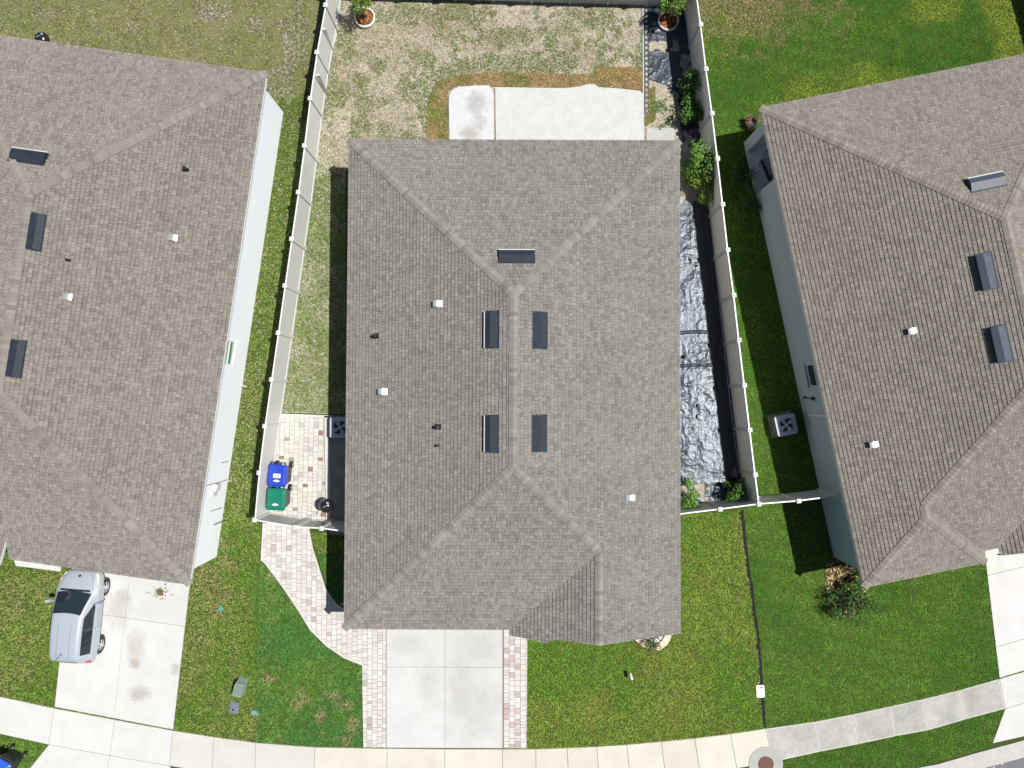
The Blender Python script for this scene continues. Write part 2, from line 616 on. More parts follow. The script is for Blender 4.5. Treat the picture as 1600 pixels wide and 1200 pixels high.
PV = [((.465, .44, .41), 8), ((.445, .418, .398), 5), ((.405, .378, .362), 2.5), ((.475, .455, .435), 6), ((.34, .295, .27), .7), ((.38, .365, .35), 1.3)]
PVY = [((.46, .44, .41), 9), ((.43, .405, .38), 6), ((.355, .335, .315), 2.5), ((.21, .14, .105), .5), ((.22, .20, .175), .6)]
walk_px = [(411, 817), (408, 875), (415, 881), (444, 920), (464, 950), (485, 984), (510, 1009), (538, 1028), (566, 1039), (568, 1167), (603, 1167), (603, 960), (552, 955), (538, 951), (526, 943), (509, 919), (502, 896), (489, 855), (484, 828), (484, 817)]
yard_px = [(437, 649), (506, 650), (509, 813), (484, 816), (411, 816), (404, 812)]
walk, court = P2(walk_px), P2(yard_px)
rstrip = P2([(787, 975), (824, 975), (823, 1168.5), (787, 1168.5)])
pv = MB()
pave(pv, walk, .045, .215, [.11, .16, .22, .22, .30], PV, 3)
pave(pv, court, .045, .205, [.14, .2, .2, .27], PVY, 4, rot=math.radians(-1))
pave(pv, rstrip, .04, .235, [.12, .22, .22, .24], PV + [((.36, .30, .28), 3)], 5)
tag(pv.build('pavers', M['paver'], colattr=True), kind='structure')
for nm, pl in (('paver_bed', walk), ('paver_bed', court), ('paver_bed', rstrip)):
    sheet(nm, pl, .012, M['joint'])
# concrete edge restraints along the pavers
ed = MB()


def strip(mb, pxs, wd, z0, z1, col=(.45, .445, .43), zpx=0):
    p = P2(pxs, zpx)
    q = offset(p, wd)
    for i in range(len(p) - 1):
        mb.prism([p[i], p[i + 1], q[i + 1], q[i]], z0, z1, 0, col)


strip(ed, [(411, 817), (408, 875), (415, 881), (444, 920), (464, 950), (485, 984), (510, 1009), (538, 1028), (566, 1039)], -.05, 0, .055)
strip(ed, [(484, 828), (489, 855), (502, 896), (509, 919), (526, 943), (540, 953)], .06, 0, .06)
strip(ed, [(437, 646), (540, 650)], .10, 0, .05)
strip(ed, [(507, 650), (510, 815)], -.19, 0, .05, (.43, .43, .42))
tag(ed.build('path_edging', M['concrete'], colattr=True), kind='structure')
sheet('slab', P2([(513, 650), (580, 650), (580, 835), (514, 835)]), .03, M['oldcrete'])
sheet('paver_bed', P2([(600, 950), (790, 950), (790, 1169), (600, 1169)]), .003, M['joint'])
for i in range(len(bt) - 1): sheet('paver_bed', [tp[i], tp[i + 1], bt[i + 1], bt[i]], .0025, M['joint'])

# sandy back yard and side yard, weed-cloth bed soil
back = P2([(533, -6), (1010, 4), (1012, 265), (540, 265), (540, 647), (440, 645), (462, 480), (480, 330), (505, 160), (522, 40)])
sheet('sandy_soil', back, .006, M['sand'])
bed = P2([(1008, 8), (1078, 10), (1086, 110), (1106, 250), (1122, 400), (1142, 560), (1158, 690), (1168, 782), (1040, 798), (1040, 240), (1010, 240)])
sheet('soil', bed, .010, M['sand'])
SODS = [P2([(666, 262), (668, 165), (671, 146), (680, 138), (700, 131), (701, 262)]),
        P2([(672, 148), (682, 128), (720, 116), (780, 113), (850, 114), (930, 117), (1004, 120), (1007, 145), (985, 141), (935, 136), (900, 136), (850, 138), (775, 136), (715, 134), (700, 143), (694, 158)]),
        P2([(928, 104), (1003, 106), (1003, 124), (928, 122)]),
        P2([(1008, 140), (1024, 136), (1024, 188), (1008, 198)])]
for k, s_ in enumerate(SODS):
    sheet('sod', s_, .012 + .004 * k, M['sod'])


# ------------------------------------------------------------------ houses
EZ, PM = 2.85, .4167
EXP = .146
HOUSEMESH = []
TONES = [((.208, .197, .181), 5), ((.191, .180, .165), 4), ((.165, .155, .143), 3), ((.226, .213, .196), 2.5), ((.199, .186, .171), 3)]


def shingle_plane(mb, O, B, poly, ez, rr, mul=(1, 1, 1), m=PM):
    """courses of overlapping tabs on one roof plane; poly in local 2-D, O on the eave, B up the slope"""
    O = Vector(O); B = Vector(B); A = Vector((B.y, -B.x))
    pab = [((Vector(p) - O).dot(A), (Vector(p) - O).dot(B)) for p in poly]
    nrm = 1 / math.sqrt(1 + m * m)
    N = Vector((-m * B.x * nrm, -m * B.y * nrm, nrm))

    def P(a, b, l):
        q = O + A * a + B * b
        return Vector((q.x, q.y, ez + m * b)) + N * l
    # deck
    f = [P(a, b, -.012) for a, b in pab]
    if area(pab) < 0: f = f[::-1]
    if (f[1] - f[0]).cross(f[2] - f[1]).z < 0: pass
    mb.face(f, 0, (.05, .047, .045))
    d = EXP * nrm
    bmin = min(p[1] for p in pab); bmax = max(p[1] for p in pab)
    k = int(math.floor(bmin / d))
    ws = [t[1] for t in TONES]
    prev = None
    while k * d < bmax:
        b0 = k * d
        row = clip_rect(pab, -1e4, 1e4, b0, b0 + d)
        if len(row) > 2:
            a = min(p[0] for p in row) - rr.random() * .3
            amax = max(p[0] for p in row)
            while a < amax:
                wd = rr.choice((.08, .10, .12, .14, .16, .20))
                cp = clip_rect(row, a, a + wd - .008, b0, b0 + d)
                if len(cp) > 2 and abs(area(cp)) > 2e-4:
                    base = rr.choices(TONES, ws)[0][0]
                    kk = rr.uniform(.95, 1.06)
                    col = tuple(v * kk * mm for v, mm in zip(base, mul))
                    up = rr.choice((0, 0, .005))
                    # darker granule band printed along the head of most tabs
                    sb = b0 + d * rr.choice((.68, .74, .80, 1.0))
                    for (ya, yb, mc) in ((b0, sb, 1.0), (sb, b0 + d, .74)):
                        cq = clip_rect(cp, -1e4, 1e4, ya, yb) if sb < b0 + d * .99 else (cp if mc == 1.0 else [])
                        if len(cq) < 3 or abs(area(cq)) < 1e-5: continue
                        pts = [P(x, y, .004 + (.020 + up) * (1 - (y - b0) / d)) for x, y in cq]
                        if area(cq) * (A.x * B.y - A.y * B.x) < 0:
                            pts = pts[::-1]
                        mb.face(pts, 0, tuple(v * mc for v in col))
                    lo = [p for p in cp if abs(p[1] - b0) < 1e-6]
                    if len(lo) >= 2:
                        x0 = min(p[0] for p in lo); x1 = max(p[0] for p in lo)
                        q = [P(x0, b0, .024 + up), P(x1, b0, .024 + up), P(x1, b0, -.008), P(x0, b0, -.008)]
                        mb.face(q, 0, tuple(v * .62 for v in col))  # butt edge darkened: shade line of the course put into its colour
                a += wd
        k += 1


def caps(mb, p0, p1, drop, rr, hw=.155, mul=(1, 1, 1)):
    """cap shingles from the low end p0 to the high end p1"""
    p0, p1 = Vector(p0), Vector(p1)
    d = p1 - p0
    L = d.length
    t = d.normalized()
    h = Vector((-t.y, t.x, 0)).normalized()
    n = max(1, int(L / .15))
    st = L / n
    for i in range(n):
        base = rr.choice(((.212, .201, .184), (.190, .179, .164), (.164, .155, .143), (.230, .217, .199), (.206, .194, .178), (.200, .187, .171)))
        kk = rr.uniform(.95, 1.08)
        c = tuple(v * kk * mm for v, mm in zip(base, mul))
        a = p0 + t * (i * st - .01); b = p0 + t * min((i + 1) * st + .05, L)
        w = hw * rr.uniform(.985, 1.015)
        up0, up1 = .052, .030
        z = Vector((0, 0, 1))
        l0, r0 = a + h * w - z * (drop * w - up0 + .006), a - h * w - z * (drop * w - up0 + .006)
        l1, r1 = b + h * w - z * (drop * w - up1 + .006), b - h * w - z * (drop * w - up1 + .006)
        c0, c1 = a + z * up0, b + z * up1
        mb.face([l0, c0, c1, l1][::-1], 0, c)
        mb.face([c0, r0, r1, c1][::-1], 0, c)
        th = z * .03
        mb.face([l0, c0, c0 - th, l0 - th], 0, c)
        mb.face([c0, r0, r0 - th, c0 - th], 0, c)
        mb.face([l1, l0, l0 - th * 1.7, l1 - th * 1.2], 0, tuple(v * .8 for v in c))
        mb.face([r0, r1, r1 - th * 1.2, r0 - th * 1.7], 0, tuple(v * .8 for v in c))


class House:
    def __init__(s, name, label, org, ang, planes, hips, eaves, mul=(1, 1, 1), seed=1, rooflabel=None):
        s.org, s.ang, s.planes = Vector((org[0], org[1])), ang, planes
        s.e = empty(name, (org[0], org[1], 0), ang, label, 'house')
        rr = random.Random(seed)
        mb = MB()
        for (O, B, poly, ez) in planes:
            shingle_plane(mb, O, B, poly, ez, rr, mul)
        # soffit boards close the underside of each plane
        s.roof = mb.build('roof', M['shingle'], s.e, colattr=True)
        mb = MB()
        for (a, b, drop) in hips:
            caps(mb, a, b, drop, rr, mul=mul)
        mb.build('ridge_cap', M['shingle'], s.roof, colattr=True)
        mb = MB()
        for (a, b) in eaves:
            a, b = Vector(a), Vector(b)
            d = (b - a)
            t = Vector((d.x, d.y, 0)).normalized()
            n = Vector((t.y, -t.x, 0))
            # fascia board as sheared box
            lo = Vector((0, 0, -.15)); hi = Vector((0, 0, -.015))
            o1, o0 = n * .012, n * -.03
            P = [a + o0 + lo, b + o0 + lo, b + o1 + lo, a + o1 + lo, a + o0 + hi, b + o0 + hi, b + o1 + hi, a + o1 + hi]
            for q in ((0, 1, 2, 3), (7, 6, 5, 4), (3, 2, 6, 7), (1, 0, 4, 5), (0, 3, 7, 4), (2, 1, 5, 6)):
                mb.face([P[i] for i in q])
        mb.build('fascia', M['fascia'], s.roof)

    def loc(s, x, y):
        v = Vector((x, y)) - s.org
        c, sn = math.cos(-s.ang), math.sin(-s.ang)
        return Vector((v.x * c - v.y * sn, v.x * sn + v.y * c))

    def wld(s, u, v):
        c, sn = math.cos(s.ang), math.sin(s.ang)
        return Vector((s.org.x + u * c - v * sn, s.org.y + u * sn + v * c))

    def on_roof(s, px, py):
        """local point and plane under a photo pixel"""
        z = 4.0
        for _ in range(25):
            l = s.loc(*W2(px, py, z))
            best = None
            for pl in s.planes:
                if inside(np.array([l.x]), np.array([l.y]), pl[2])[0]:
                    best = pl
                    zz = pl[3] + PM * (l - Vector(pl[0])).dot(Vector(pl[1]))
                    z = z * .3 + zz * .7
                    break
            if best is None: best = s.planes[0]
        return Vector((l.x, l.y, z)), Vector(best[1])

    def frame(s, px, py, spin=0.0):
        p, B = s.on_roof(px, py)
        nrm = 1 / math.sqrt(1 + PM * PM)
        A = Vector((B.y, -B.x, 0))
        U = Vector((B.x * nrm, B.y * nrm, PM * nrm))
        N = A.cross(U)
        return Matrix(((A.x, U.x, N.x, p.x), (A.y, U.y, N.y, p.y), (A.z, U.z, N.z, p.z), (0, 0, 0, 1)))


VENT_ME = {}


def ridge_vent(h, px, py, lip=True, m='vent', zs=1.0):
    """low slate-coloured hood: x along the eave, y up the slope, z off the roof"""
    L, D = 1.26, .46
    mb = MB()
    hl = L / 2
    prof = [(-.23, .125), (-.02, .135), (.23, .025)]
    for i in range(2):
        (y0, z0), (y1, z1) = prof[i], prof[i + 1]
        mb.face([(-hl, y0, z0), (hl, y0, z0), (hl, y1, z1), (-hl, y1, z1)], 0)
    for sg in (-1, 1):
        q = [(sg * hl, -.23, .02), (sg * hl, -.23, .125), (sg * hl, -.02, .135), (sg * hl, .23, .025), (sg * hl, .23, .02)]
        mb.face(q if sg < 0 else q[::-1], 0)
    mb.face([(-hl, -.21, .02), (hl, -.21, .02), (hl, -.21, .12), (-hl, -.21, .12)], 1)
    mb.box((0, -.245, .118), (L + .03, .035, .03), 2)
    mb.box((0, 0, .021), (L + .08, D + .10, .004), 0)
    mb.face([(-hl, .232, .0255), (hl, .232, .0255), (hl, .232, .02), (-hl, .232, .02)], 0)
    o = mb.build('roof_vent', [M[m], M['black'], M['lip'] if lip else M['vent']], h.roof)
    o.matrix_local = h.frame(px, py) @ Matrix.Diagonal((1, 1, zs, 1))
    return o


def exhaust(h, px, py):
    mb = MB()
    n = 7
    pr = [(.16 - .32 * i / n, .03 + .14 * math.sin(min(1, (i / n) * 1.35) * math.pi / 2)) for i in range(n + 1)]
    for i in range(n):
        (y0, z0), (y1, z1) = pr[i], pr[i + 1]
        mb.face([(-.11, y1, z1), (.11, y1, z1), (.11, y0, z0), (-.11, y0, z0)])
    for sg in (-1, 1):
        q = [(sg * .11, y, z) for y, z in pr] + [(sg * .11, pr[-1][0], .022), (sg * .11, pr[0][0], .022)]
        mb.face(q if sg > 0 else q[::-1])
    y = pr[-1][0] + .02
    mb.face([(-.1, y, .03), (.1, y, .03), (.1, y, .17), (-.1, y, .17)], 1)
    o = mb.build('exhaust_vent', [M['alum'], M['black'], M['vent']], h.roof)
    o.matrix_local = h.frame(px, py)
    return o


def pipe(h, px, py, big=True):
    mb = MB()
    F = h.frame(px, py)
    up = F.to_3x3().transposed() @ Vector((0, 0, 1))
    r = .055 if big else .035
    if big: mb.box((0, 0, .025), (.20, .24, .012))
    mb.cyl((0, 0, .0), up * (.28 if big else .2), r * 1.5, r, 14)
    mb.cyl(up * (.26 if big else .18), up * (.30 if big else .21), r * 1.25, r * 1.25, 14)
    o = mb.build('pipe_vent', M['black'], h.roof)
    o.matrix_local = F
    return o


def wall_run(mb, p0, p1, z0, z1, th, opens=(), trim=0.0):
    """wall from p0 to p1 (outer face on the right-hand side), with openings (s0,s1,zb,zt)"""
    p0, p1 = Vector(p0), Vector(p1)
    d = p1 - p0
    L = d.length
    t = d.normalized()
    n = Vector((-t.y, t.x))

    def seg(s0, s1, a, b):
        if s1 - s0 < 1e-4 or b - a < 1e-4: return
        q = [p0 + t * s0, p0 + t * s1, p0 + t * s1 + n * th, p0 + t * s0 + n * th]
        mb.prism([(v.x, v.y) for v in q], a, b)
    cur = trim
    L -= trim
    for (s0, s1, zb, zt) in sorted(opens):
        seg(cur, s0, z0, z1)
        seg(s0, s1, z0, zb)
        seg(s0, s1, zt, z1)
        cur = s1
    seg(cur, L, z0, z1)


def window(h, p0, p1, s0, s1, zb, zt, pane, recess=.09, mull='h'):
    p0, p1 = Vector(p0), Vector(p1)
    t = (p1 - p0).normalized()
    n = Vector((-t.y, t.x))          # inward
    ang = math.atan2(t.y, t.x)
    c = p0 + t * ((s0 + s1) / 2) + n * recess
    fr = MB()
    wd, ht = s1 - s0, zt - zb
    f = .05
    fr.box((0, 0, f / 2), (wd, .06, f)); fr.box((0, 0, ht - f / 2), (wd, .06, f))
    for sg in (-1, 1): fr.box((sg * (wd / 2 - f / 2), 0, ht / 2), (f, .06, ht - 2 * f))
    fr.box((0, .005, ht * .52), (wd - 2 * f, .05, .04))
    o = fr.build('window', M['white'], h.e)
    o.location = (c.x, c.y, zb)
    o.rotation_euler = (0, 0, ang)
    pn = MB()
    pn.box((0, .02, ht / 2), (wd - 2 * f, .012, ht - 2 * f))
    pn.build('pane', pane, o)
    si = MB()
    si.box((0, -recess - .01, -.03), (wd + .10, .09, .056))
    si.build('sill', M['white'], o)
    return o


def garage_door(h, u, v, wd):
    mb = MB()
    for k in range(4):
        mb.box((0, 0, .28 + .53 * k), (wd, .05, .515))
        for i in range(8):
            mb.box((-wd / 2 + wd * (i + .5) / 8, -.032, .28 + .53 * k), (wd / 8 - .14, .016, .34))
    o = mb.build('garage_door', M['white'], h.e)
    o.location = (u, v, 0.03)


def front_door(h, u, v):
    mb = MB()
    mb.box((0, 0, 1.03), (.92, .05, 2.04))
    for zz, hh in ((.55, .7), (1.5, .8)):
        for sg in (-1, 1): mb.box((sg * .2, -.03, zz), (.3, .016, hh))
    o = mb.build('door', M['vent'], h.e)
    o.location = (u, v, .03)
    k = MB()
    k.cyl((.38, -.03, 1.0), (.38, -.08, 1.0), .03)
    k.build('handle', M['alum'], o)


def zr(d): return EZ + PM * d


# ---- main house
WD, DP = 12.84, 18.86
h2 = WD / 2
gx = 9.58
g = WD - gx
fo = -.12
gl = gx - g
planes = [((0, 0), (1, 0), [(0, 0), (h2, h2), (h2, DP - h2), (0, DP)], EZ),
          ((0, DP), (0, -1), [(0, DP), (h2, DP - h2), (WD, DP)], EZ),
          ((WD, 0), (-1, 0), [(WD, fo), (WD, DP), (h2, DP - h2), (h2, h2), (gx, g), (gx, fo)], EZ),
          ((0, 0), (0, 1), [(0, 0), (gl, 0), (gx, g), (h2, h2)], EZ),
          ((gl, 0), (1, 0), [(gl, 0), (gl, -.22), (gl + 1.35, -.30), (gl + 1.75, -.14), (gl + 2.0, fo), (gx, fo), (gx, g)], EZ)]
DHIP = PM * math.cos(math.pi / 4)
hips = [((0, 0, EZ), (h2, h2, zr(h2)), DHIP), ((0, DP, EZ), (h2, DP - h2, zr(h2)), DHIP), ((WD, DP, EZ), (h2, DP - h2, zr(h2)), DHIP),
        ((gx, g, zr(g)), (h2, h2, zr(h2)), DHIP), ((gx, fo, zr(g)), (gx, g + .1, zr(g)), PM), ((h2, h2, zr(h2)), (h2, DP - h2, zr(h2)), PM)]
eaves = [((0, DP, EZ), (0, 0, EZ)), ((0, 0, EZ), (gl, 0, EZ)), ((gl + 2, fo, zr(2.0)), (gx, fo, zr(g))), ((gx, fo, zr(g)), (WD, fo, EZ)), ((WD, fo, EZ), (WD, DP, EZ)), ((WD, DP, EZ), (0, DP, EZ)), ((gl, -.22, EZ), (gl + 1.35, -.30, zr(1.35)))]
o_ = W2(537.5, 982.5, EZ)
HM = House('house', 'middle grey shingled house between the two neighbours, concrete drive and paver strips in front', o_, math.radians(-.25), planes, hips, eaves, (1.0, 1.0, 1.0), 5)
for a in ((807, 402, True), (769, 515, True), (843, 516, False), (769, 678, True), (842, 677, False)): ridge_vent(HM, *a)
for a in ((686, 475), (600, 612), (983, 777)): exhaust(HM, *a)
pipe(HM, 588, 525); pipe(HM, 685, 667); pipe(HM, 685, 696, False)
mb = MB()
oh, of = .32, .45
A, B_, C_, D_ = (oh, of), (WD - oh, of), (WD - oh, DP - of), (oh, DP - of)
gop = (.8 - oh + .0, .8 - oh + 4.9, 0, 2.2)
wall_run(mb, A, B_, 0, 2.7, .2, [(1.2, 6.0, 0, 2.2), (7.0, 7.95, 0, 2.1), (9.3, 10.9, .9, 2.3)], trim=.2)
wall_run(mb, B_, C_, 0, 2.7, .2, [(3, 4, 1.2, 2.3), (9, 10, 1.2, 2.3)])
wall_run(mb, C_, D_, 0, 2.7, .2, [(4, 6.4, 0, 2.1)], trim=.2)
wall_run(mb, D_, A, 0, 2.7, .2, [(5, 6, 1.2, 2.3)])
mb.face([(gl + .3, of + .01, 2.7), (WD - .3, of + .01, 2.7), (gx, of + .01, zr(g) - .1)])
mb.build('wall', M['stucco_tan'], HM.e)
garage_door(HM, oh + 3.6, of + .12, 4.75)
front_door(HM, oh + 7.47, of + .12)
window(HM, A, B_, 9.3, 10.9, .9, 2.3, M['glass_dark'])
window(HM, B_, C_, 3, 4, 1.2, 2.3, M['glass_dark'])
window(HM, B_, C_, 9, 10, 1.2, 2.3, M['glass_dark'])
window(HM, D_, A, 5, 6, 1.2, 2.3, M['glass_dark'])
window(HM, C_, D_, 4, 6.4, .03, 2.1, M['glass_dark'])

# ---- left house
WL, DL = 13.0, 20.0
hl = WL / 2
angL = math.radians(82.0 - 90)
fr = W2(296.5, 913.5, EZ)
ca, sa = math.cos(angL), math.sin(angL)
orgL = (fr[0] - WL * ca, fr[1] - WL * sa)
u0 = WL - 7.0
planes = [((WL, 0), (-1, 0), [(WL, 0), (WL, DL), (hl, DL - hl), (hl, hl)], EZ),
          ((0, DL), (0, -1), [(0, DL), (hl, DL - hl), (WL, DL)], EZ),
          ((0, 0), (1, 0), [(0, 0), (hl, hl), (hl, DL - hl), (0, DL)], EZ),
          ((0, 0), (0, 1), [(u0, 0), (WL, 0), (hl, hl), (u0, u0)], EZ),
          ((0, 0), (0, 1), [(1.9, 1.9), (u0, 1.9), (u0, u0)], EZ),
          ((u0 - .28, 0), (-1, 0), [(u0 - .28, -.25), (u0 - .05, 1.9), (u0 - 2.6, 1.9), (u0 - 2.6, -.25)], EZ + .12),
          ((u0 - 4.92, 0), (1, 0), [(u0 - 4.92, -.25), (u0 - 4.92, 1.9), (u0 - 2.6, 1.9), (u0 - 2.6, -.25)], EZ + .12)]
hips = [((WL, 0, EZ), (hl, hl, zr(hl)), DHIP), ((WL, DL, EZ), (hl, DL - hl, zr(hl)), DHIP), ((0, DL, EZ), (hl, DL - hl, zr(hl)), DHIP),
        ((0, 0, EZ), (hl, hl, zr(hl)), DHIP), ((hl, hl, zr(hl)), (hl, DL - hl, zr(hl)), PM), ((u0 - 2.6, -.25, zr(2.32) + .12), (u0 - 2.6, 1.9, zr(2.32) + .12), PM)]
eaves = [((u0, 0, EZ), (WL, 0, EZ)), ((WL, 0, EZ), (WL, DL, EZ)), ((WL, DL, EZ), (0, DL, EZ)), ((0, DL, EZ), (0, 0, EZ)), ((u0 - .28, -.25, EZ + .12), (u0 - .05, 1.9, EZ + .02))]
HL = House('house', 'shingled house with bright pale blue wall lit by the sun, silver car parked in front', orgL, angL, planes, hips, eaves, (.98, .955, .92), 8)
ridge_vent(HL, 45, 246); ridge_vent(HL, 55, 362, False); ridge_vent(HL, 24, 560, False)
for a in ((270, 372), (106, 464)): exhaust(HL, *a)
pipe(HL, 293, 266); pipe(HL, 109, 407, False)
oh, of = .22, .42
mb = MB()
A, B_, C_, D_ = (u0 + .3, of), (WL - oh, of), (WL - oh, DL - of), (oh, DL - of)
ws = (HL.loc(*W2(393, 557)) - Vector(B_)).y
wall_run(mb, A, B_, 0, 2.7, .2, [(.9, 5.6, 0, 2.2)], trim=.2)
wall_run(mb, B_, C_, 0, 2.7, .2, [(ws - .48, ws + .48, 1.38, 2.35)])
wall_run(mb, C_, D_, 0, 2.7, .2, trim=.2)
wall_run(mb, D_, (oh, of), 0, 2.7, .2)
wall_run(mb, (oh, of), (u0 - .6, of), 0, 2.7, .2, trim=.2)
wall_run(mb, (u0 - .6, of), (u0 - .6, 2.5), 0, 2.7, .2)
mb.build('wall', M['stucco'], HL.e)
window(HL, B_, C_, ws - .48, ws + .48, 1.38, 2.35, M['glass_grass_reflect'], recess=.025)
garage_door(HL, u0 + .3 + 3.25, of + .12, 4.65)


def on_wall(h, u, px, py):
    """local v and height z where a photo pixel meets the wall plane u"""
    z = 1.0
    for _ in range(30):
        # adjust z until the local u of the ray matches
        a = h.loc(*W2(px, py, z)).x - u
        b = h.loc(*W2(px, py, z + .01)).x - u
        z -= a / ((b - a) / .01)
    return h.loc(*W2(px, py, z)).y, z


# meter, conduits and hose bib on the pale wall
uw = WL - oh
mb = MB()
v, z = on_wall(HL, uw, 337, 761)
mb.box((uw + .06, v, z), (.11, .28, .42), 0)
mb.cyl((uw + .11, v, z + .02), (uw + .17, v, z + .02), .09, .085, 14, 1)
mb.cyl((uw + .04, v + .18, .25), (uw + .04, v + .18, 2.6), .022, .022, 8, 1)
mb.cyl((uw + .04, v + .18, .25), (uw + .16, v + .14, .22), .03, .03, 8, 1)
mb.box((uw + .05, v - .24, z + .15), (.09, .2, .5), 0)
mb.build('electric_meter', [M['fascia'], M['curb']], HL.e)
mb = MB()
v, z = on_wall(HL, uw, 375, 602)
mb.cyl((uw, v, .25), (uw + .28, v - .02, .22), .018, .018, 8)
mb.build('drain_pipe', M['white'], HL.e)
mb = MB()
for (a, b) in (((346, 723), (356, 721)), ((329, 799), (346, 793))):
    v, z = on_wall(HL, uw, *a); v2, z2 = on_wall(HL, uw, *b)
    mb.cyl((uw + .02, v, z), (uw + .02, v2, z2), .012, .012, 6)
    mb.build('conduit', M['dark'], HL.e)
    mb = MB()
v, z = on_wall(HL, uw, 334, 820)
mb.tube([(uw + .02, v, z), (uw + .03, v + .02, .35), (uw + .3, v + .1, .2)], .02, 6)
mb.build('conduit', M['dark'], HL.e)

# ---- right house
WR, DR = 12.84, 18.92
hr = WR / 2
angR = math.radians(101.55 - 90)
orgR = W2(1350, 918, EZ)
p_, s_, w_ = 2.385, .45, 4.77
gq = 5.35
gxr = (gq + WR) / 2
gr = WR - gxr
fo2 = s_ - .3
planes = [((0, 0), (1, 0), [(0, 0), (p_, p_), (p_, p_ + s_), (hr, hr + s_), (hr, DR - hr), (0, DR)], EZ),
          ((0, 0), (0, 1), [(0, 0), (w_, 0), (p_, p_)], EZ),
          ((w_, 0), (-1, 0), [(w_, 0), (w_, s_), (p_, p_ + s_), (p_, p_)], EZ),
          ((0, s_), (0, 1), [(w_, s_), (gq, s_), (gxr, s_ + gr), (hr, hr + s_), (p_, p_ + s_)], EZ),
          ((gq, 0), (1, 0), [(gq, fo2), (gxr, fo2), (gxr, s_ + gr), (gq, s_)], EZ),
          ((WR, 0), (-1, 0), [(WR, fo2), (WR, DR), (hr, DR - hr), (hr, hr + s_), (gxr, s_ + gr), (gxr, fo2)], EZ),
          ((0, DR), (0, -1), [(0, DR), (hr, DR - hr), (WR, DR)], EZ)]
hips = [((0, 0, EZ), (p_, p_, zr(p_)), DHIP), ((w_, 0, EZ), (p_, p_, zr(p_)), DHIP), ((p_, p_, zr(p_)), (p_, p_ + s_, zr(p_)), PM),
        ((p_, p_ + s_, zr(p_)), (hr, hr + s_, zr(hr)), DHIP), ((hr, hr + s_, zr(hr)), (hr, DR - hr, zr(hr)), PM),
        ((0, DR, EZ), (hr, DR - hr, zr(hr)), DHIP), ((WR, DR, EZ), (hr, DR - hr, zr(hr)), DHIP),
        ((gxr, s_ + gr, zr(gr)), (hr, hr + s_, zr(hr)), DHIP), ((gxr, fo2, zr(gr)), (gxr, s_ + gr, zr(gr)), PM)]
eaves = [((0, DR, EZ), (0, 0, EZ)), ((0, 0, EZ), (w_, 0, EZ)), ((w_, 0, EZ), (w_, s_, EZ)), ((w_, s_, EZ), (gq, s_, EZ)), ((gq, fo2, EZ), (gxr, fo2, zr(gr))), ((gxr, fo2, zr(gr)), (WR, fo2, EZ)), ((WR, fo2, EZ), (WR, DR, EZ)), ((WR, DR, EZ), (0, DR, EZ))]
HR = House('house', 'shingled house whose blue grey side wall stands in shade beyond the long shaded fence', orgR, angR, planes, hips, eaves, (1.12, 1.08, 1.03), 14)
for a in ((1540, 287, True), (1541, 424, False), (1564, 537, False)): ridge_vent(HR, *a, m='vent_sheen', zs=1.5)
for a in ((1426, 517), (1366, 694)): exhaust(HR, *a)
oh, of = .24, .5
mb = MB()
pil0 = HR.loc(*W2(1163, 222)); pil1 = HR.loc(*W2(1167, 237)); wl0 = HR.loc(*W2(1181, 304))
vb, vp, vw = pil0.y, pil1.y - .02, wl0.y
A, B_ = (oh, of), (w_ - .2, of)
C_ = (WR - oh, DR - of)
wr = HR.loc(*W2(1238, 590)).y
s0 = vw - wr
wall_run(mb, (oh, vw), A, 0, 2.7, .2, [(s0 - .47, s0 + .47, 1.2, 2.4)])
wall_run(mb, A, B_, 0, 2.7, .2, trim=.2)
wall_run(mb, B_, (w_ - .2, s_ + of), 0, 2.7, .2)
wall_run(mb, (w_ - .2, s_ + of), (WR - oh, s_ + of), 0, 2.7, .2, trim=.2)
wall_run(mb, (WR - oh, s_ + of), C_, 0, 2.7, .2)
wall_run(mb, C_, (4.2, vb), 0, 2.7, .2, trim=.2)
wall_run(mb, (4.2, vb), (4.2, vw), 0, 2.7, .2)
wall_run(mb, (4.2, vw), (oh, vw), 0, 2.7, .2, trim=.2)
mb.prism([(oh, vp), (oh + .4, vp), (oh + .4, vb), (oh, vb)], 0, 2.7)
mb.build('wall', M['stucco_grey'], HR.e)
window(HR, (oh, vw), A, s0 - .47, s0 + .47, 1.2, 2.4, M['glass_dark'])
mb = MB()
mb.prism([(oh - .05, vw), (4.2, vw), (4.2, vb), (oh - .05, vb)], 0, .09, 0, (.50, .52, .54))
mb.build('porch_floor', M['concrete'], HR.e, colattr=True)
mb = MB()
v, z = on_wall(HR, oh, 1265, 648); v2, z2 = on_wall(HR, oh, 1292, 649)
mb.box((oh - .03, v, (z + z2) / 2 + .2), (.05, .11, 2.1), 0)
mb.build('line_set_cover', M['fascia'], HR.e)
mb = MB()
v, z = on_wall(HR, oh, 1248, 622)
mb.tube([(oh - .03, v, .3), (oh - .03, v, .75), (oh - .03, v - .02, 1.3)], .02, 8)
mb.cyl((oh - .03, v + .05, .75), (oh - .1, v + .05, .75), .03)
mb.box((oh - .05, v - .02, 1.45), (.08, .14, .18))
mb.build('irrigation_pipe', M['dark'], HR.e)


# ------------------------------------------------------------------ fences
FH = 1.83


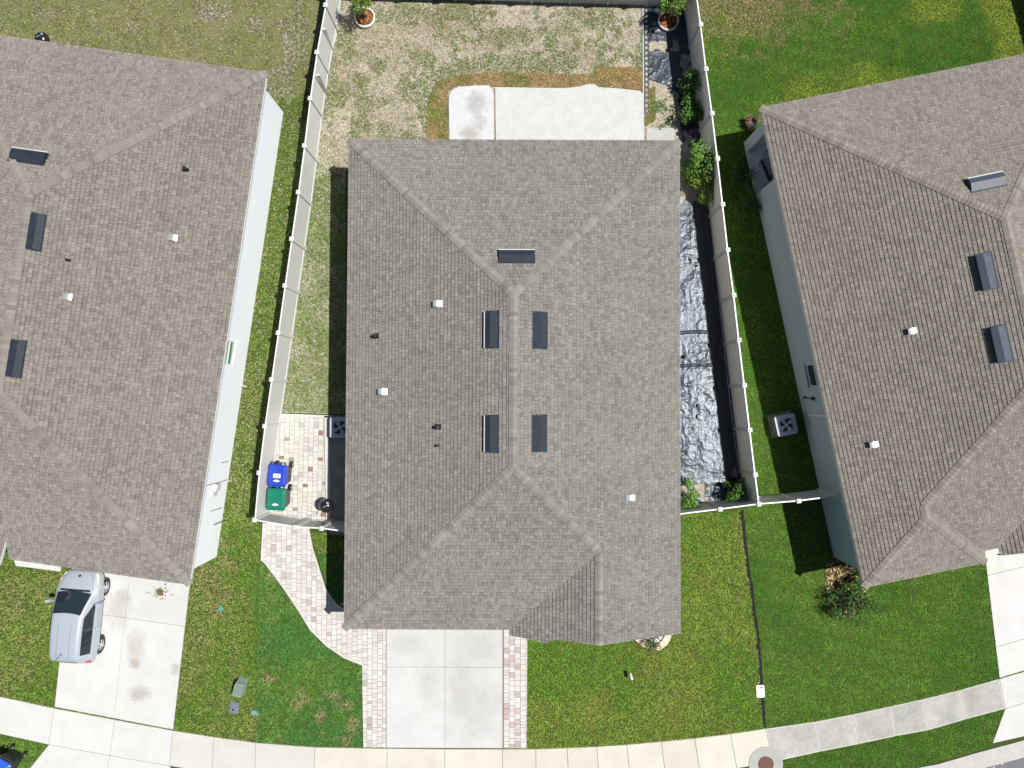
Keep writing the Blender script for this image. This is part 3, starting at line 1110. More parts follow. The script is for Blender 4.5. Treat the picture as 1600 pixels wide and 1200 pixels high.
def fence(name, label, cap_px, gates=(), zc=1.93, skip=(), pm='vinyl'):
    pts = [Vector(W2(a, b, zc)) for a, b in cap_px]
    root = empty(name, (pts[0].x, pts[0].y, 0), 0, label, 'fence')
    base = pts[0]
    for i, p in enumerate(pts):
        if i in skip: continue
        d = (pts[min(i + 1, len(pts) - 1)] - pts[max(i - 1, 0)])
        ang = math.atan2(d.y, d.x)
        po = bpy.data.objects.new('post', POST)
        COL.objects.link(po); po.parent = root
        po.location = (p.x - base.x, p.y - base.y, 0); po.rotation_euler = (0, 0, ang)
        co = bpy.data.objects.new('post_cap', CAP)
        COL.objects.link(co); co.parent = po
        co.location = (0, 0, 1.87)
    for i in range(len(pts) - 1):
        a, b = pts[i], pts[i + 1]
        d = b - a
        L = d.length - .13
        ang = math.atan2(d.y, d.x)
        mid = (a + b) / 2 - base
        gate = i in gates
        mb = MB()
        n = max(2, int(round(L / .152)))
        wdt = L / n
        for k in range(n):
            mb.box((-L / 2 + wdt * (k + .5), 0, .96), (wdt - .006, .022, 1.62))
        mb.box((0, 0, .96), (L, .012, 1.6))
        o = mb.build('gate' if gate else 'panel', M[pm], root)
        o.location = (mid.x, mid.y, 0); o.rotation_euler = (0, 0, ang)
        for zz, hh in ((1.79, .09), (.13, .14)):
            r = MB()
            r.box((0, 0, zz), (L - .004, .052, hh))
            ro = r.build('rail', M['vinyl_cap'], o)
        if gate:
            r = MB()
            r.cyl((-L / 2 + .05, .035, .2), (L / 2 - .05, .035, 1.72), .022, .022, 8)
            r.build('brace', M['vinyl_cap'], o)
            for sg in (-1, 1):
                r = MB()
                r.box((sg * (L / 2 - .05), .02, .96), (.09, .055, 1.6))
                r.build('gate_stile', M['vinyl_cap'], o)
            r = MB()
            r.box((L / 2 - .08, .06, 1.15), (.06, .06, .18))
            r.build('latch', M['black'], o)
    return root


mb = MB(); mb.box((0, 0, .935), (.127, .127, 1.87))
_t = mb.build('post', M['vinyl']); POST = _t.data; bpy.data.objects.remove(_t)
mb = MB()
mb.box((0, 0, .02), (.165, .165, .04))
mb.frust([(-.07, -.07), (.07, -.07), (.07, .07), (-.07, .07)], [(-.012, -.012), (.012, -.012), (.012, .012), (-.012, .012)], .04, .085)
_t = mb.build('post_cap', M['vinyl_cap']); CAP = _t.data; bpy.data.objects.remove(_t)

LF = [(516, -47), (508, 7), (494.5, 81), (484, 153), (475, 227), (465.5, 300), (455, 373), (444.5, 446), (434, 520), (423.5, 593), (413, 666), (404, 739), (397, 813)]
RF = [(1086, -32), (1095.7, 37.5), (1104, 107), (1113.5, 176.5), (1122, 247.5), (1130, 319), (1138, 390), (1147.5, 461), (1155.5, 531.5), (1164, 602), (1172.5, 672), (1181, 742), (1187, 788)]
fence('vinyl_fence', 'long sunlit white vinyl fence facing the pale blue house wall', LF)
fence('vinyl_fence', 'long vinyl fence with shaded face beside the black plastic sheeting', RF, pm='vinyl_bounce')
fence('vinyl_fence', 'short white vinyl fence with gate behind the green lidded bin', [(397, 813), (460.5, 824), (502, 826), (545, 832)], gates=(1,), skip=(0, 3))
fence('vinyl_fence', 'short vinyl fence closing off the black plastic bed at the front lawn', [(1187, 788), (1126, 796), (1046, 806)], skip=(0, 2))
fence('vinyl_fence', 'short vinyl fence running from the corner post to the shaded blue grey wall', [(1187, 788), (1249, 783), (1311, 775)], skip=(0,))
bf0, bf1 = Vector(W2(516, -47, 1.93)), Vector(W2(1086, -32, 1.93))
nb = 9
bfx = []
for k in range(nb + 1):
    q = bf0.lerp(bf1, k / nb)
    # back to photo pixels at cap height
    yy = q.y; c, s = math.cos(TH), math.sin(TH)
    z_ = -(CAMH - 1.93)
    yc = yy * c + z_ * s; zc_ = -yy * s + z_ * c
    bfx.append((800 + FPX * q.x / -zc_, 600 - FPX * yc / -zc_))
fence('vinyl_fence', 'vinyl fence across the top of the sandy back yard between both long fences', bfx, skip=(0, nb))

# loose boards propped against the long sunlit fence and lattice pieces lying beside it
for (a, b, lb) in (((502, 45), (519, 80), 'white vinyl board leaning on the sunlit fence, the one nearer the potted tree'),
                   ((492, 117), (511, 147), 'white vinyl board leaning on the sunlit fence, the one farther from the potted tree')):
    p1 = W(*a, 1.8); p0 = W(*b, .05)
    p1.x += .12
    mb = MB()
    d = (p1 - p0)
    L = d.length
    q = d.to_track_quat('Z', 'Y').to_matrix().to_4x4()
    mb.box((0, 0, L / 2), (.05, .14, L))
    o = mb.build('board', M['vinyl_cap'], bevel=.006)
    o.matrix_world = Matrix.Translation(p0) @ q
    tag(o, lb, 'board')
for (a, b, lb) in (((530, -4), (526, 36), 'longer white lattice strip lying on the sand by the fence foot'), ((524, 52), (521, 66), 'shorter white lattice strip lying on the sand by the fence foot')):
    p0, p1 = W(*a), W(*b)
    d = p1 - p0
    L = d.length
    mb = MB()
    mb.box((-.07, L / 2, .03), (.025, L, .03)); mb.box((.07, L / 2, .03), (.025, L, .03))
    n = max(3, int(L / .2))
    for k in range(n + 1): mb.box((0, L * k / n, .03), (.115, .03, .028))
    o = mb.build('lattice_strip', M['vinyl_cap'])
    o.location = p0; o.rotation_euler = (0, 0, math.atan2(d.y, d.x) - math.pi / 2)
    tag(o, lb, 'lattice')


# ------------------------------------------------------------------ crumpled black plastic
def plastic(name, poly, label, holes, amp, seed, z0=.02, step=.03, shadow_lift=.0):
    xs = [p[0] for p in poly]; ys = [p[1] for p in poly]
    nx = int((max(xs) - min(xs)) / step) + 2; ny = int((max(ys) - min(ys)) / step) + 2
    X, Y = np.meshgrid(min(xs) + np.arange(nx) * step, min(ys) + np.arange(ny) * step, indexing='ij')
    wx = X + .18 * (fbm(X, Y, .5, seed + 3) - .5); wy = Y + .18 * (fbm(X, Y, .5, seed + 4) - .5)
    r1 = 1 - np.abs(2 * vnoise(wx, wy, .34, seed) - 1)
    r2 = 1 - np.abs(2 * vnoise(wx, wy, .13, seed + 9) - 1)
    r3 = vnoise(X, Y, .9, seed + 5)
    amp = amp * np.where(Y > -2.0, 1.0, .62 + .38 * np.clip((Y + 4.5) / 2.5, 0, 1)) * .8
    Z = z0 + .62 * amp * (r1 ** 2 * .55 + r2 ** 2 * .3) * (.4 + r3) + .02 * r3
    # sheet raised away from the fence, shaped to narrow the fence shadow on it
    fy = np.array([W(a, b, 1.93).y for a, b in RF][::-1]); fx = np.array([W(a, b, 1.93).x for a, b in RF][::-1])
    dist = np.interp(Y, fy, fx) - X
    tt = np.clip((dist - .15) / .75, 0, 1)
    for ysm in (W(1080, 572).y, W(1080, 521).y):      # folded seams across the sheet
        Z = Z + (.06 if shadow_lift else 0) * np.exp(-((Y - ysm + .03 * np.sin(X * 3)) / .035) ** 2)
    Z = Z + shadow_lift * tt * tt * (3 - 2 * tt)
    ok = inside(X, Y, poly)
    hn = fbm(X, Y, .55, seed + 20)
    ok &= hn < holes
    idx = -np.ones(X.shape, int)
    V = []; F = []
    use = np.zeros(X.shape, bool)
    cell = ok[:-1, :-1] & ok[1:, :-1] & ok[1:, 1:] & ok[:-1, 1:]
    I, J = np.nonzero(cell)
    for di, dj in ((0, 0), (1, 0), (1, 1), (0, 1)): use[I + di, J + dj] = True
    n = use.sum()
    idx[use] = np.arange(n)
    V = np.stack([X[use], Y[use], Z[use]], 1)
    F = np.stack([idx[I, J], idx[I + 1, J], idx[I + 1, J + 1], idx[I, J + 1]], 1)
    me = bpy.data.meshes.new(name)
    me.from_pydata(V.tolist(), [], F.tolist())
    me.polygons.foreach_set("use_smooth", np.ones(len(F), bool))
    me.materials.append(M['plastic'])
    o = bpy.data.objects.new(name, me)
    COL.objects.link(o)
    return tag(o, label, 'plastic sheet')


plastic('plastic_sheet', P2([(1052, 318), (1072, 316), (1108, 318), (1124, 430), (1144, 580), (1158, 690), (1166, 770), (1120, 752), (1042, 760), (1042, 318)]),
        'long crumpled shiny black plastic sheet between the middle house and the fence', .80, .085, 2, shadow_lift=.34)
plastic('plastic_sheet', P2([(1012, 12), (1074, 12), (1082, 90), (1098, 200), (1102, 242), (1068, 244), (1058, 160), (1046, 136), (1012, 124)]),
        'torn black plastic sheet with sand showing through beside the right potted tree', .60, .07, 6)
plastic('plastic_sheet', P2([(1096, 742), (1160, 745), (1166, 782), (1066, 795), (1064, 770)]),
        'small crumpled black plastic scrap under the shrubs at the short fence', .66, .09, 8)
mb = MB()
p0, p1 = W(1006, 14), W(1006, 178)
d = p1 - p0
L = d.length
mb.box((-.05, -L / 2, .04), (.03, L, .05), 0)
mb.box((.085, -L / 2, .02), (.24, L, .03), 1)
n = int(L / .22)
for k in range(n):
    mb.box((.09, -L * (k + .5) / n, .038), (.09, .1, .008), 2)
o = mb.build('landscape_edging', [M['vinyl_cap'], M['dark'], M['curb']])
o.location = p0
tag(o, 'black perforated landscape edging with a white rim between sand and plastic', 'edging')
mb = MB()
pp = [W(1110, 338, .1), W(1116, 400, .1), W(1124, 470, .1), W(1133, 560, .1), W(1142, 640, .1), W(1150, 700, .1), W(1156, 740, .1)]
mb.tube(pp, .02, 8)
o = mb.build('irrigation_hose', M['curb'])
tag(o, 'thin pale irrigation hose running along the shaded fence foot', 'hose')


# ------------------------------------------------------------------ grass blades and weeds (stuff)
def blades(name, poly, dens, colf, ex=(), size=(.05, .10), flat=.5, width=.028, prob=None, z=.0):
    xs = np.array([p[0] for p in poly]); ys = np.array([p[1] for p in poly])
    n = int((xs.max() - xs.min()) * (ys.max() - ys.min()) * dens)
    x = RNG.uniform(xs.min(), xs.max(), n); y = RNG.uniform(ys.min(), ys.max(), n)
    k = inside(x, y, poly)
    for e in ex: k &= ~inside(x, y, e)
    x, y = x[k], y[k]
    if prob is not None:
        k = RNG.random(len(x)) < prob(x, y)
        x, y = x[k], y[k]
    n = len(x)
    c = np.clip(colf(x, y), 0.004, 1)
    c = c * (RNG.uniform(.66, 1.32, n) * (.72 + .56 * fbm(x, y, .16, 123, 2)))[:, None]
    th = RNG.uniform(0, 2 * np.pi, n)
    L = RNG.uniform(size[0], size[1], n)
    el = np.clip(RNG.normal(flat, .3, n), .06, 1.3)
    dx, dy, dz = np.cos(th) * np.cos(el) * L, np.sin(th) * np.cos(el) * L, np.sin(el) * L
    wx, wy = -np.sin(th) * width * .5 * RNG.uniform(.6, 1.4, n), np.cos(th) * width * .5
    tw = RNG.normal(0, .5, n) * width * .5
    V = np.empty((n, 3, 3), np.float32)
    V[:, 0] = np.stack([x - wx - dx * .3, y - wy - dy * .3, np.full(n, z + .006) - np.minimum(tw, 0)], 1)
    V[:, 1] = np.stack([x + wx - dx * .3, y + wy - dy * .3, np.full(n, z + .006) + np.maximum(tw, 0)], 1)
    V[:, 2] = np.stack([x + dx * .7, y + dy * .7, z + .008 + dz], 1)
    me = bpy.data.meshes.new(name)
    me.vertices.add(n * 3); me.loops.add(n * 3); me.polygons.add(n)
    me.vertices.foreach_set("co", V.ravel())
    me.loops.foreach_set("vertex_index", np.arange(n * 3, dtype=np.int32))
    me.polygons.foreach_set("loop_start", np.arange(0, n * 3, 3, dtype=np.int32))
    me.update(calc_edges=True)
    at = me.color_attributes.new("Col", 'FLOAT_COLOR', 'POINT')
    cc = np.repeat(np.concatenate([c, np.ones((n, 1))], 1), 3, axis=0).astype(np.float32)
    at.data.foreach_set("color", cc.ravel())
    me.materials.append(M['blade'])
    o = bpy.data.objects.new(name, me)
    COL.objects.link(o)
    return tag(o, kind='stuff')


def lerp(a, b, t):
    t = np.clip(t, 0, 1)[:, None]
    return np.array(a) * (1 - t) + np.array(b) * t


def sstep(a, b, x): 
    t = np.clip((x - a) / (b - a), 0, 1)
    return t * t * (3 - 2 * t)


GREEN = (.122, .24, .030); DEEP = (.055, .135, .022); YEL = (.19, .265, .044); BROWN = (.25, .19, .095); BLUEG = (.055, .15, .05); LIME = (.14, .215, .02)
EXC = [walk, rstrip, P2([(604, 950), (786, 950), (786, 1169), (604, 1169)]), shrink(ql, .035), shrink(qr, .035), P2([(26, 868), (96, 876), (96, 892), (27, 883)])]
swp = offset(tp, .035) + offset(bt, -.035)[::-1]
apr = P2([(77, 1162), (300, 1200), (300, 1260), (20, 1235)])
apr2 = [bt[24], bt[25], k0[25], P2([(1550, 1161)])[0]]
footM = [tuple(HM.wld(a, b)) for a, b in ((.32, .45), (12.5, .45), (12.5, 18.4), (.32, 18.4))]
footL = [tuple(HL.wld(a, b)) for a, b in ((.2, .42), (12.78, .42), (12.78, 19.6), (.2, 19.6))]
footR = [tuple(HR.wld(a, b)) for a, b in ((.24, .5), (12.6, .5), (12.6, 18.4), (.24, 18.4))]
EXC += [swp, footM, footL, footR, apr, apr2]
mcirc = [(W(1196, 1193).x + .74 * math.cos(t), W(1196, 1193).y + .74 * math.sin(t)) for t in np.linspace(0, 6.2, 20)]
EXC.append(mcirc)


def col_front(x, y):
    a = fbm(x, y, 2.4, 1); b = fbm(x, y, .7, 2); m = fbm(x, y, .25, 40, 2)
    c = lerp(GREEN, YEL, sstep(.40, .66, a))
    # reddish brown thatch patches
    t = sstep(.58, .78, b) * .38 + sstep(.58, .8, m) * .25
    return c * (1 - t[:, None]) + np.array((.24, .19, .06)) * t[:, None]


seam = [(1158, 797), (1166, 870), (1175, 930), (1184, 1000), (1189, 1060), (1194, 1137)]
_q = P2(seam)
_sp = []
for i in range(len(_q) - 1):
    for k in range(12): _sp.append((_q[i][0] + (_q[i + 1][0] - _q[i][0]) * k / 12 + random.gauss(0, .012), _q[i][1] + (_q[i + 1][1] - _q[i][1]) * k / 12))
_sp.append(_q[-1])
_w = [.02 + .05 * random.random() for _ in _sp]
EXC.append(offset(_sp, .045) + offset(_sp, -.035)[::-1])
blades('grass', P2([(823, 1175), (823, 985), (1050, 985), (1050, 806), (1157, 797)] + seam[1:] + [(1100, 1160), (980, 1170)]), 620, col_front, EXC)


def col_right(x, y):
    a = fbm(x, y, 2.2, 5); b = fbm(x, y, .5, 6)
    c = lerp((.060, .168, .022), (.098, .205, .029), sstep(.4, .65, a))
    c = c * (1 - .4 * sstep(.5, .75, b)[:, None]) + np.array((.12, .17, .04)) * .4 * sstep(.5, .75, b)[:, None]
    back = sstep(6, 11, y)
    c = c * (1 - back[:, None] * np.array((.22, .14, .2)))
    t = sstep(.49, .68, fbm(x, y, 3.0, 60)) * back
    c = c * (1 - t[:, None]) + np.array((.20, .255, .035)) * t[:, None]
    # dry patch in the far corner by the fence
    c = c * (1 + .07 * np.sin((x * .22 + y * 1.0) * 7.5))[:, None]
    q = W(1160, 0)
    d = np.hypot((x - q.x) / 4.2, (y - q.y) / 1.9)
    t = np.clip(1.25 - d + (b - .5) * 1.6, 0, 1)
    c = c * (1 - t[:, None]) + np.array((.26, .21, .11)) * t[:, None]
    # brighter strip that still catches the sun by the fence
    return c


seam2 = [(a + 3, b) for a, b in seam]
blades('grass', P2([(1074, -25), (1640, -25), (1700, 200), (1640, 900), (1640, 1060), (1400, 1103), (1200, 1140)] + seam2[::-1] + [(1172, 790), (1158, 690), (1142, 560), (1124, 400), (1106, 250), (1090, 110)]), 620, col_right, EXC)
blades('grass', P2([(1205, 1195), (1280, 1172), (1400, 1148), (1570, 1105), (1552, 1164), (1400, 1206), (1300, 1225), (1190, 1225)]), 650, col_right, EXC)


def col_leftback(x, y):
    a = fbm(x, y, 2.0, 11); b = fbm(x, y, .5, 12); m = fbm(x, y, .22, 41, 2)
    c = lerp((.115, .175, .030), (.165, .19, .055), sstep(.38, .62, a))
    t = sstep(.54, .74, b) * .55
    c = c * (1 - t[:, None]) + np.array((.27, .24, .17)) * t[:, None]
    t = sstep(.56, .72, m) * .5
    return c * (1 - t[:, None]) + np.array((.115, .085, .075)) * t[:, None]


def speckle(c):
    r = RNG.random(len(c))
    c = np.where((r < .12)[:, None], np.array((.36, .33, .25)), c)
    return np.where((r > .86)[:, None], np.array((.10, .078, .072)), c)


def p_leftback(x, y):
    q = W(455, 85)
    d = 1.3 * np.exp(-(((x - q.x) / 1.3) ** 2 + ((y - q.y) / 2.2) ** 2))
    q2 = W(330, 20)
    d2 = np.exp(-(((x - q2.x) / 1.8) ** 2 + ((y - q2.y) / 1.5) ** 2))
    n = fbm(x, y, .5, 14)
    return np.clip(1 - 1.8 * sstep(.45, .62, n) * np.clip(d + .7 * d2 + .05, 0, 1), .10, 1)


lyard = P2([(-60, -30), (540, -30), (513, 120), (478, 330), (430, 640), (408, 820), (408, 880), (403, 1165), (270, 1145), (-60, 1080)])
M['dry_ground'] = ground_mat('dry_ground', (.105, .12, .04), (.14, .135, .06), (.20, .18, .12), .8, 8)
_e = [(x, 150 + random.gauss(0, 7)) for x in range(505, -70, -9)]
sheet('dry_ground', P2([(-60, -30), (528, -30), (522, 40), (509, 125)] + _e), .003, M['dry_ground'])
for k, (cx, cy, rx, ry) in enumerate(((462, 62, .75, 1.6), (438, 128, .8, .9), (332, 18, 1.0, .5), (400, 40, .5, .4), (210, 45, .4, .3), (80, 22, .5, .25))):
    c = W(cx, cy)
    ph = [random.uniform(.55, 1.25) for _ in range(26)]
    sheet('bare_soil', [(c.x + rx * ph[i] * math.cos(2 * math.pi * i / 26), c.y + ry * ph[i] * math.sin(2 * math.pi * i / 26)) for i in range(26)], .0065 + .0005 * k, M['thatch'])


def col_left(x, y):
    yb = sstep(9.5, 13.5, y + (fbm(x, y, .8, 45) - .5) * 3)
    c1 = speckle(col_leftback(x, y))
    a = fbm(x, y, 1.8, 15); b = fbm(x, y, .45, 16)
    c2 = lerp((.118, .205, .030), (.165, .225, .048), sstep(.40, .62, a))
    t = sstep(.54, .74, b) * .35
    c2 = c2 * (1 - t[:, None]) + np.array((.24, .20, .10)) * t[:, None]
    sp = (RNG.random(len(x)) < .7 * sstep(-5.0, -3.0, y))[:, None]
    c2 = np.where(sp, speckle(c2 * np.array((1.05, .92, 1.2))), c2)
    xb = W(403, 1020).x
    t = sstep(-.22, .06, x - xb + (b - .5) * .5) * (y < -6.4)
    c2 = c2 * (1 - t[:, None]) + np.array((.066, .17, .036)) * t[:, None]
    # dry stretch in the front strip
    for px, py, rx, ry in ((330, 930, 1.0, 1.6), (300, 1010, .8, 1.6), (30, 930, 1.8, 1.3), (325, 890, 1.0, .5), (400, 1130, .5, .6), (20, 1060, 1.8, .6)):
        q = W(px, py)
        d = np.hypot((x - q.x) / rx, (y - q.y) / ry)
        t = np.clip(1.3 - d + (b - .5) * 2, 0, 1) * .6
        c2 = c2 * (1 - t[:, None]) + np.array((.25, .21, .10)) * t[:, None]
    return c1 * yb[:, None] + c2 * (1 - yb[:, None]) * 1.1


def p_left(x, y):
    k = sstep(13.3, 14.6, y + (fbm(x, y, .8, 44) - .5) * 1.2)
    return 1 - k * (1 - p_leftback(x, y))


blades('grass', lyard, 560, col_left, EXC, prob=p_left)
blades('grass', P2([(-60, 1135), (0, 1148), (76, 1163), (40, 1212), (-60, 1250)]), 620, lambda x, y: col_right(x, y) * np.array((1.3, 1.15, 1.2)), EXC)


def col_sod(x, y):
    a = fbm(x, y, 1.5, 21); b = fbm(x, y, .35, 22)
    c = lerp((.060, .175, .042), (.098, .205, .040), sstep(.4, .62, a))
    for px, py, r in ((520, 1085, .35), (548, 1130, .4), (543, 1160, .3), (470, 1095, .35), (425, 900, .25), (545, 1105, .3), (500, 1120, .25), (420, 1060, .25)):
        q = W(px, py)
        d = np.hypot(x - q.x, y - q.y) / r
        t = np.clip(1.2 - d + (b - .5) * 2, 0, 1) * .75
        c = c * (1 - t[:, None]) + np.array((.33, .25, .15)) * t[:, None]
    t = sstep(.6, .8, b) * .25
    return c * (1 - t[:, None]) + np.array((.25, .22, .10)) * t[:, None]


blades('grass', P2([(406, 878), (414, 882), (443, 921), (463, 951), (484, 985), (509, 1010), (537, 1029), (565, 1040), (567, 1168), (492, 1167), (401, 1160), (403, 1020)]), 700, col_sod, EXC, size=(.06, .12))
blades('grass', P2([(485, 832), (537, 835), (580, 835), (580, 960), (545, 950), (527, 941), (511, 917), (504, 894), (491, 853)]), 600, col_left, EXC)


# back yard weeds
def p_weed(x, y):
    n = fbm(x, y, 1.5, 31, 3); m = fbm(x, y, .35, 32, 2)
    p = .10 + .95 * sstep(.48, .60, n) * sstep(.33, .55, m) + .28 * sstep(.52, .68, m)
    side = sstep(9.5, 8.5, y)                     # side yard is greener
    p = p + side * (.50 + .5 * sstep(.3, .6, m)) + np.clip((x + 7.35) / .1, 0, 1) * side * .5
    for px, py, rx, ry, k in ((545, 70, .35, .5, 1), (563, 138, .3, .7, 1), (572, 170, .3, .4, 1), (595, 103, .35, .3, 1), (755, 25, .35, .6, 1), (800, 55, 1.4, .35, .9), (790, 100, 3.0, .5, 1), (840, 105, 1.2, .5, 1), (890, 30, .8, .7, .9), (945, 35, .7, .6, .9), (700, 118, 1.2, .45, 1), (663, 165, .3, 1.3, 1), (660, 140, .4, .6, 1), (922, 66, .4, .3, .8), (680, 20, 2.2, .5, .6), (665, 200, .2, .5, .8), (500, 345, .5, 1.0, .8), (487, 430, .4, .8, .8), (498, 500, .5, .8, .6), (482, 585, .7, 1.2, .9), (500, 300, .4, .7, .7)):
        q = W(px, py)
        d = np.hypot((x - q.x) / rx, (y - q.y) / ry)
        p = p + k * np.clip(1.35 - d + (m - .5) * 1.8, 0, 1) * 1.3
    for px, py, rx, ry in ((825, 35, 2.0, .6), (960, 80, 1.3, 1.1), (985, 30, .6, .5)):
        q = W(px, py)
        d = np.hypot((x - q.x) / rx, (y - q.y) / ry)
        p = p - np.clip(1.3 - d, 0, 1) * .4
    return np.clip(p, 0.01, 1)


def col_weed(x, y):
    t = RNG.random(len(x))
    g1 = lerp((.085, .16, .025), (.13, .16, .05), RNG.random(len(x)))
    g2 = lerp((.17, .165, .075), (.25, .22, .13), RNG.random(len(x)))
    pw = p_weed(x, y)
    k = (t > np.clip(pw * 1.15, .12, .93))[:, None]
    return np.where(k, g2, g1)


pot_l, pot_r = W(571, 30), W(1042, 35)
EXB = [footM] + SODS + [P2([(700, 260), (700, 140), (720, 133), (1006, 133), (1008, 260)]), court, P2([(1008, 0), (1110, 0), (1110, 260), (1008, 240)])]
blades('weeds', back, 560, col_weed, EXB, prob=p_weed, size=(.05, .12), z=.006)
# dry thatch and straw over the bare sand
blades('thatch', back, 330, lambda x, y: lerp((.19, .175, .085), (.27, .235, .14), RNG.random(len(x))), EXB, size=(.05, .12), width=.022, flat=.2, z=.006, prob=lambda x, y: sstep(.36, .6, fbm(x, y, 1.3, 70)) * np.where(x > 4.2, .25, 1) * np.where(y < 8.8, .25, 1))
side = P2([(512, 262), (548, 262), (548, 646), (441, 644), (462, 480), (480, 330), (492, 250)])
blades('weeds', side, 520, lambda x, y: lerp((.085, .165, .028), (.135, .185, .045), RNG.random(len(x))), EXB, size=(.05, .12), z=.006, prob=lambda x, y: .25 + .75 * sstep(.38, .55, fbm(x, y, .9, 91)))
blades('straw', back, 190, lambda x, y: lerp((.34, .31, .24), (.18, .15, .10), RNG.random(len(x))), EXB, size=(.06, .14), width=.018, flat=.1, z=.006, prob=lambda x, y: .25 + .75 * sstep(.35, .65, fbm(x, y, 1.0, 77)))


def col_sodstrip(x, y):
    a = fbm(x, y, .8, 51); r = RNG.random(len(x))
    c = lerp((.36, .27, .145), (.27, .195, .095), r)
    left = sstep(.48, .62, a) * np.where(x > 3.6, .35, .75)
    k = (RNG.random(len(x)) < left)[:, None]
    return np.where(k, np.array((.14, .19, .045)), c)


for s_ in SODS[:2]: blades('sod_grass', s_, 800, col_sodstrip, size=(.06, .11), z=.02)
blades('sod_grass', SODS[2], 800, lambda x, y: col_sodstrip(x + 20, y) * np.array((1.05, .98, .9)), size=(.05, .10), z=.02)
blades('sod_grass', SODS[3], 800, lambda x, y: col_sodstrip(x - 10, y), size=(.06, .11), z=.02)
blades('weeds', P2([(1012, 165), (1050, 150), (1052, 200), (1020, 205)]), 500, lambda x, y: lerp((.06, .14, .03), (.10, .18, .06), RNG.random(len(x))), size=(.08, .2), z=.02, prob=lambda x, y: sstep(.4, .6, fbm(x, y, .5, 88)))


# ------------------------------------------------------------------ shrubs and potted trees
def foliage(mb, c, rad, n, ls, cols, lumps, rr, droop=.2):
    cs = []
    for _ in range(lumps):
        while True:
            q = Vector((rr.uniform(-1, 1), rr.uniform(-1, 1), rr.uniform(-1, 1)))
            if q.length < 1: break
        cs.append((Vector((q.x * rad[0] * .82, q.y * rad[1] * .82, q.z * rad[2] * .7)), rr.uniform(.28, .5), rr.uniform(.75, 1.2)))
    for _ in range(n):
        lc, lr, br = rr.choice(cs)
        lr *= 1.08
        d = Vector((rr.gauss(0, 1), rr.gauss(0, 1), rr.gauss(0, 1))).normalized()
        r = lr * rr.random() ** .45
        p = Vector(c) + lc + Vector((d.x * rad[0] * r, d.y * rad[1] * r, d.z * rad[2] * r))
        if p.z < .04: p.z = .04 + rr.random() * .05
        out = (d + Vector((rr.gauss(0, .5), rr.gauss(0, .5), rr.gauss(.3, .5)))).normalized()
        s = ls * rr.uniform(.6, 1.3)
        t = out.orthogonal().normalized()
        t = Matrix.Rotation(rr.random() * 6.28, 3, out) @ t
        b = out.cross(t)
        col = rr.choice(cols)
        k = br * rr.uniform(.75, 1.25)
        col = tuple(v * k for v in col)
        fold = out * (s * .18)
        mb.face([p - t * s, p - b * s * .42 + fold, p + t * s], 0, col)
        mb.face([p - t * s, p + t * s, p + b * s * .42 + fold], 0, col)


def shrub(name, px, py, rad, label, n=500, ls=.05, cols=None, lumps=9, seed=1, cat='shrub', base=None, group=None, trunk=None, zc=None):
    rr = random.Random(seed)
    rad = tuple(v * 1.32 for v in rad); n = int(n * 2.3)
    zc = zc or rad[2] * .95
    b = W(px, py, zc)
    e = empty(name, (b.x, b.y, 0), 0, label, cat, group)
    mb = MB()
    foliage(mb, (0, 0, zc), rad, n, ls, cols or LEAVES, lumps, rr)
    mb.build('crown' if trunk else 'foliage', M['leaf'], e, colattr=True)
    st = MB()
    if trunk:
        st.cyl((0, 0, 0), (.02, .02, zc), trunk, trunk * .6, 10)
    for k in range(7):
        a = rr.random() * 6.28
        z0 = zc * .5 if trunk else .0
        st.cyl((0, 0, z0), (rad[0] * .6 * math.cos(a), rad[1] * .6 * math.sin(a), zc + rad[2] * rr.uniform(-.2, .5)), .018, .006, 6)
    st.build('trunk' if trunk else 'stem', M['bark'], e)
    return e


LEAVES = [(.045, .12, .018), (.065, .15, .022), (.09, .19, .03), (.035, .09, .018), (.11, .20, .05)]
BRIGHT = [(.10, .22, .025), (.07, .17, .02), (.15, .27, .03), (.05, .13, .02), (.18, .28, .06)]
YELG = [(.20, .27, .025), (.14, .23, .02), (.10, .18, .02), (.24, .30, .04)]
DARKL = [(.035, .085, .02), (.05, .12, .025), (.07, .14, .03), (.03, .07, .02)]
shrub('shrub', 1080, 131, (.52, .42, .5), 'upper of the two dark green shrubs by the torn plastic and shaded fence', 620, .06, LEAVES, 11, 3)
shrub('shrub', 1083, 172, (.52, .42, .5), 'lower of the two dark green shrubs by the torn plastic, beside the patio end', 620, .06, LEAVES, 11, 4)
shrub('shrub', 1091, 256, (.56, .78, .8), 'tall bushy green shrub just beyond the roof corner of the middle house', 1500, .06, BRIGHT, 18, 5)
shrub('shrub', 1095, 300, (.56, .50, .5), 'yellow green shrub at the top end of the long plastic sheet', 560, .055, YELG + BRIGHT[:2], 9, 6)
shrub('shrub', 1072, 775, (.42, .52, .5), 'bright green shrub half under the eave of the middle house at short fence', 600, .06, BRIGHT, 9, 7)
shrub('shrub', 1152, 768, (.52, .45, .5), 'leafy green shrub in the corner where the shaded fences meet', 700, .055, LEAVES + BRIGHT[:1], 10, 8)
shrub('shrub', 1021, 998, (.42, .38, .28), 'small round shrub in the pebble bed with stone border', 500, .04, [(.05, .10, .02), (.08, .14, .03), (.04, .08, .02)], 8, 9)
shrub('shrub', 1338, 905, (.55, .62, .4), 'mixed green shrub against the shaded house corner above the mulch', 600, .055, DARKL + YELG[:1], 9, 10)
shrub('shrub', 1338, 945, (1.0, .72, .45), 'wide dark green shrub spilling from the mulch onto the lawn', 1100, .055, DARKL, 12, 12)
shrub('shrub', 1159, 272, (.5, .55, .3), 'low dark plant in the house shade beside the open porch', 420, .05, DARKL, 8, 13)
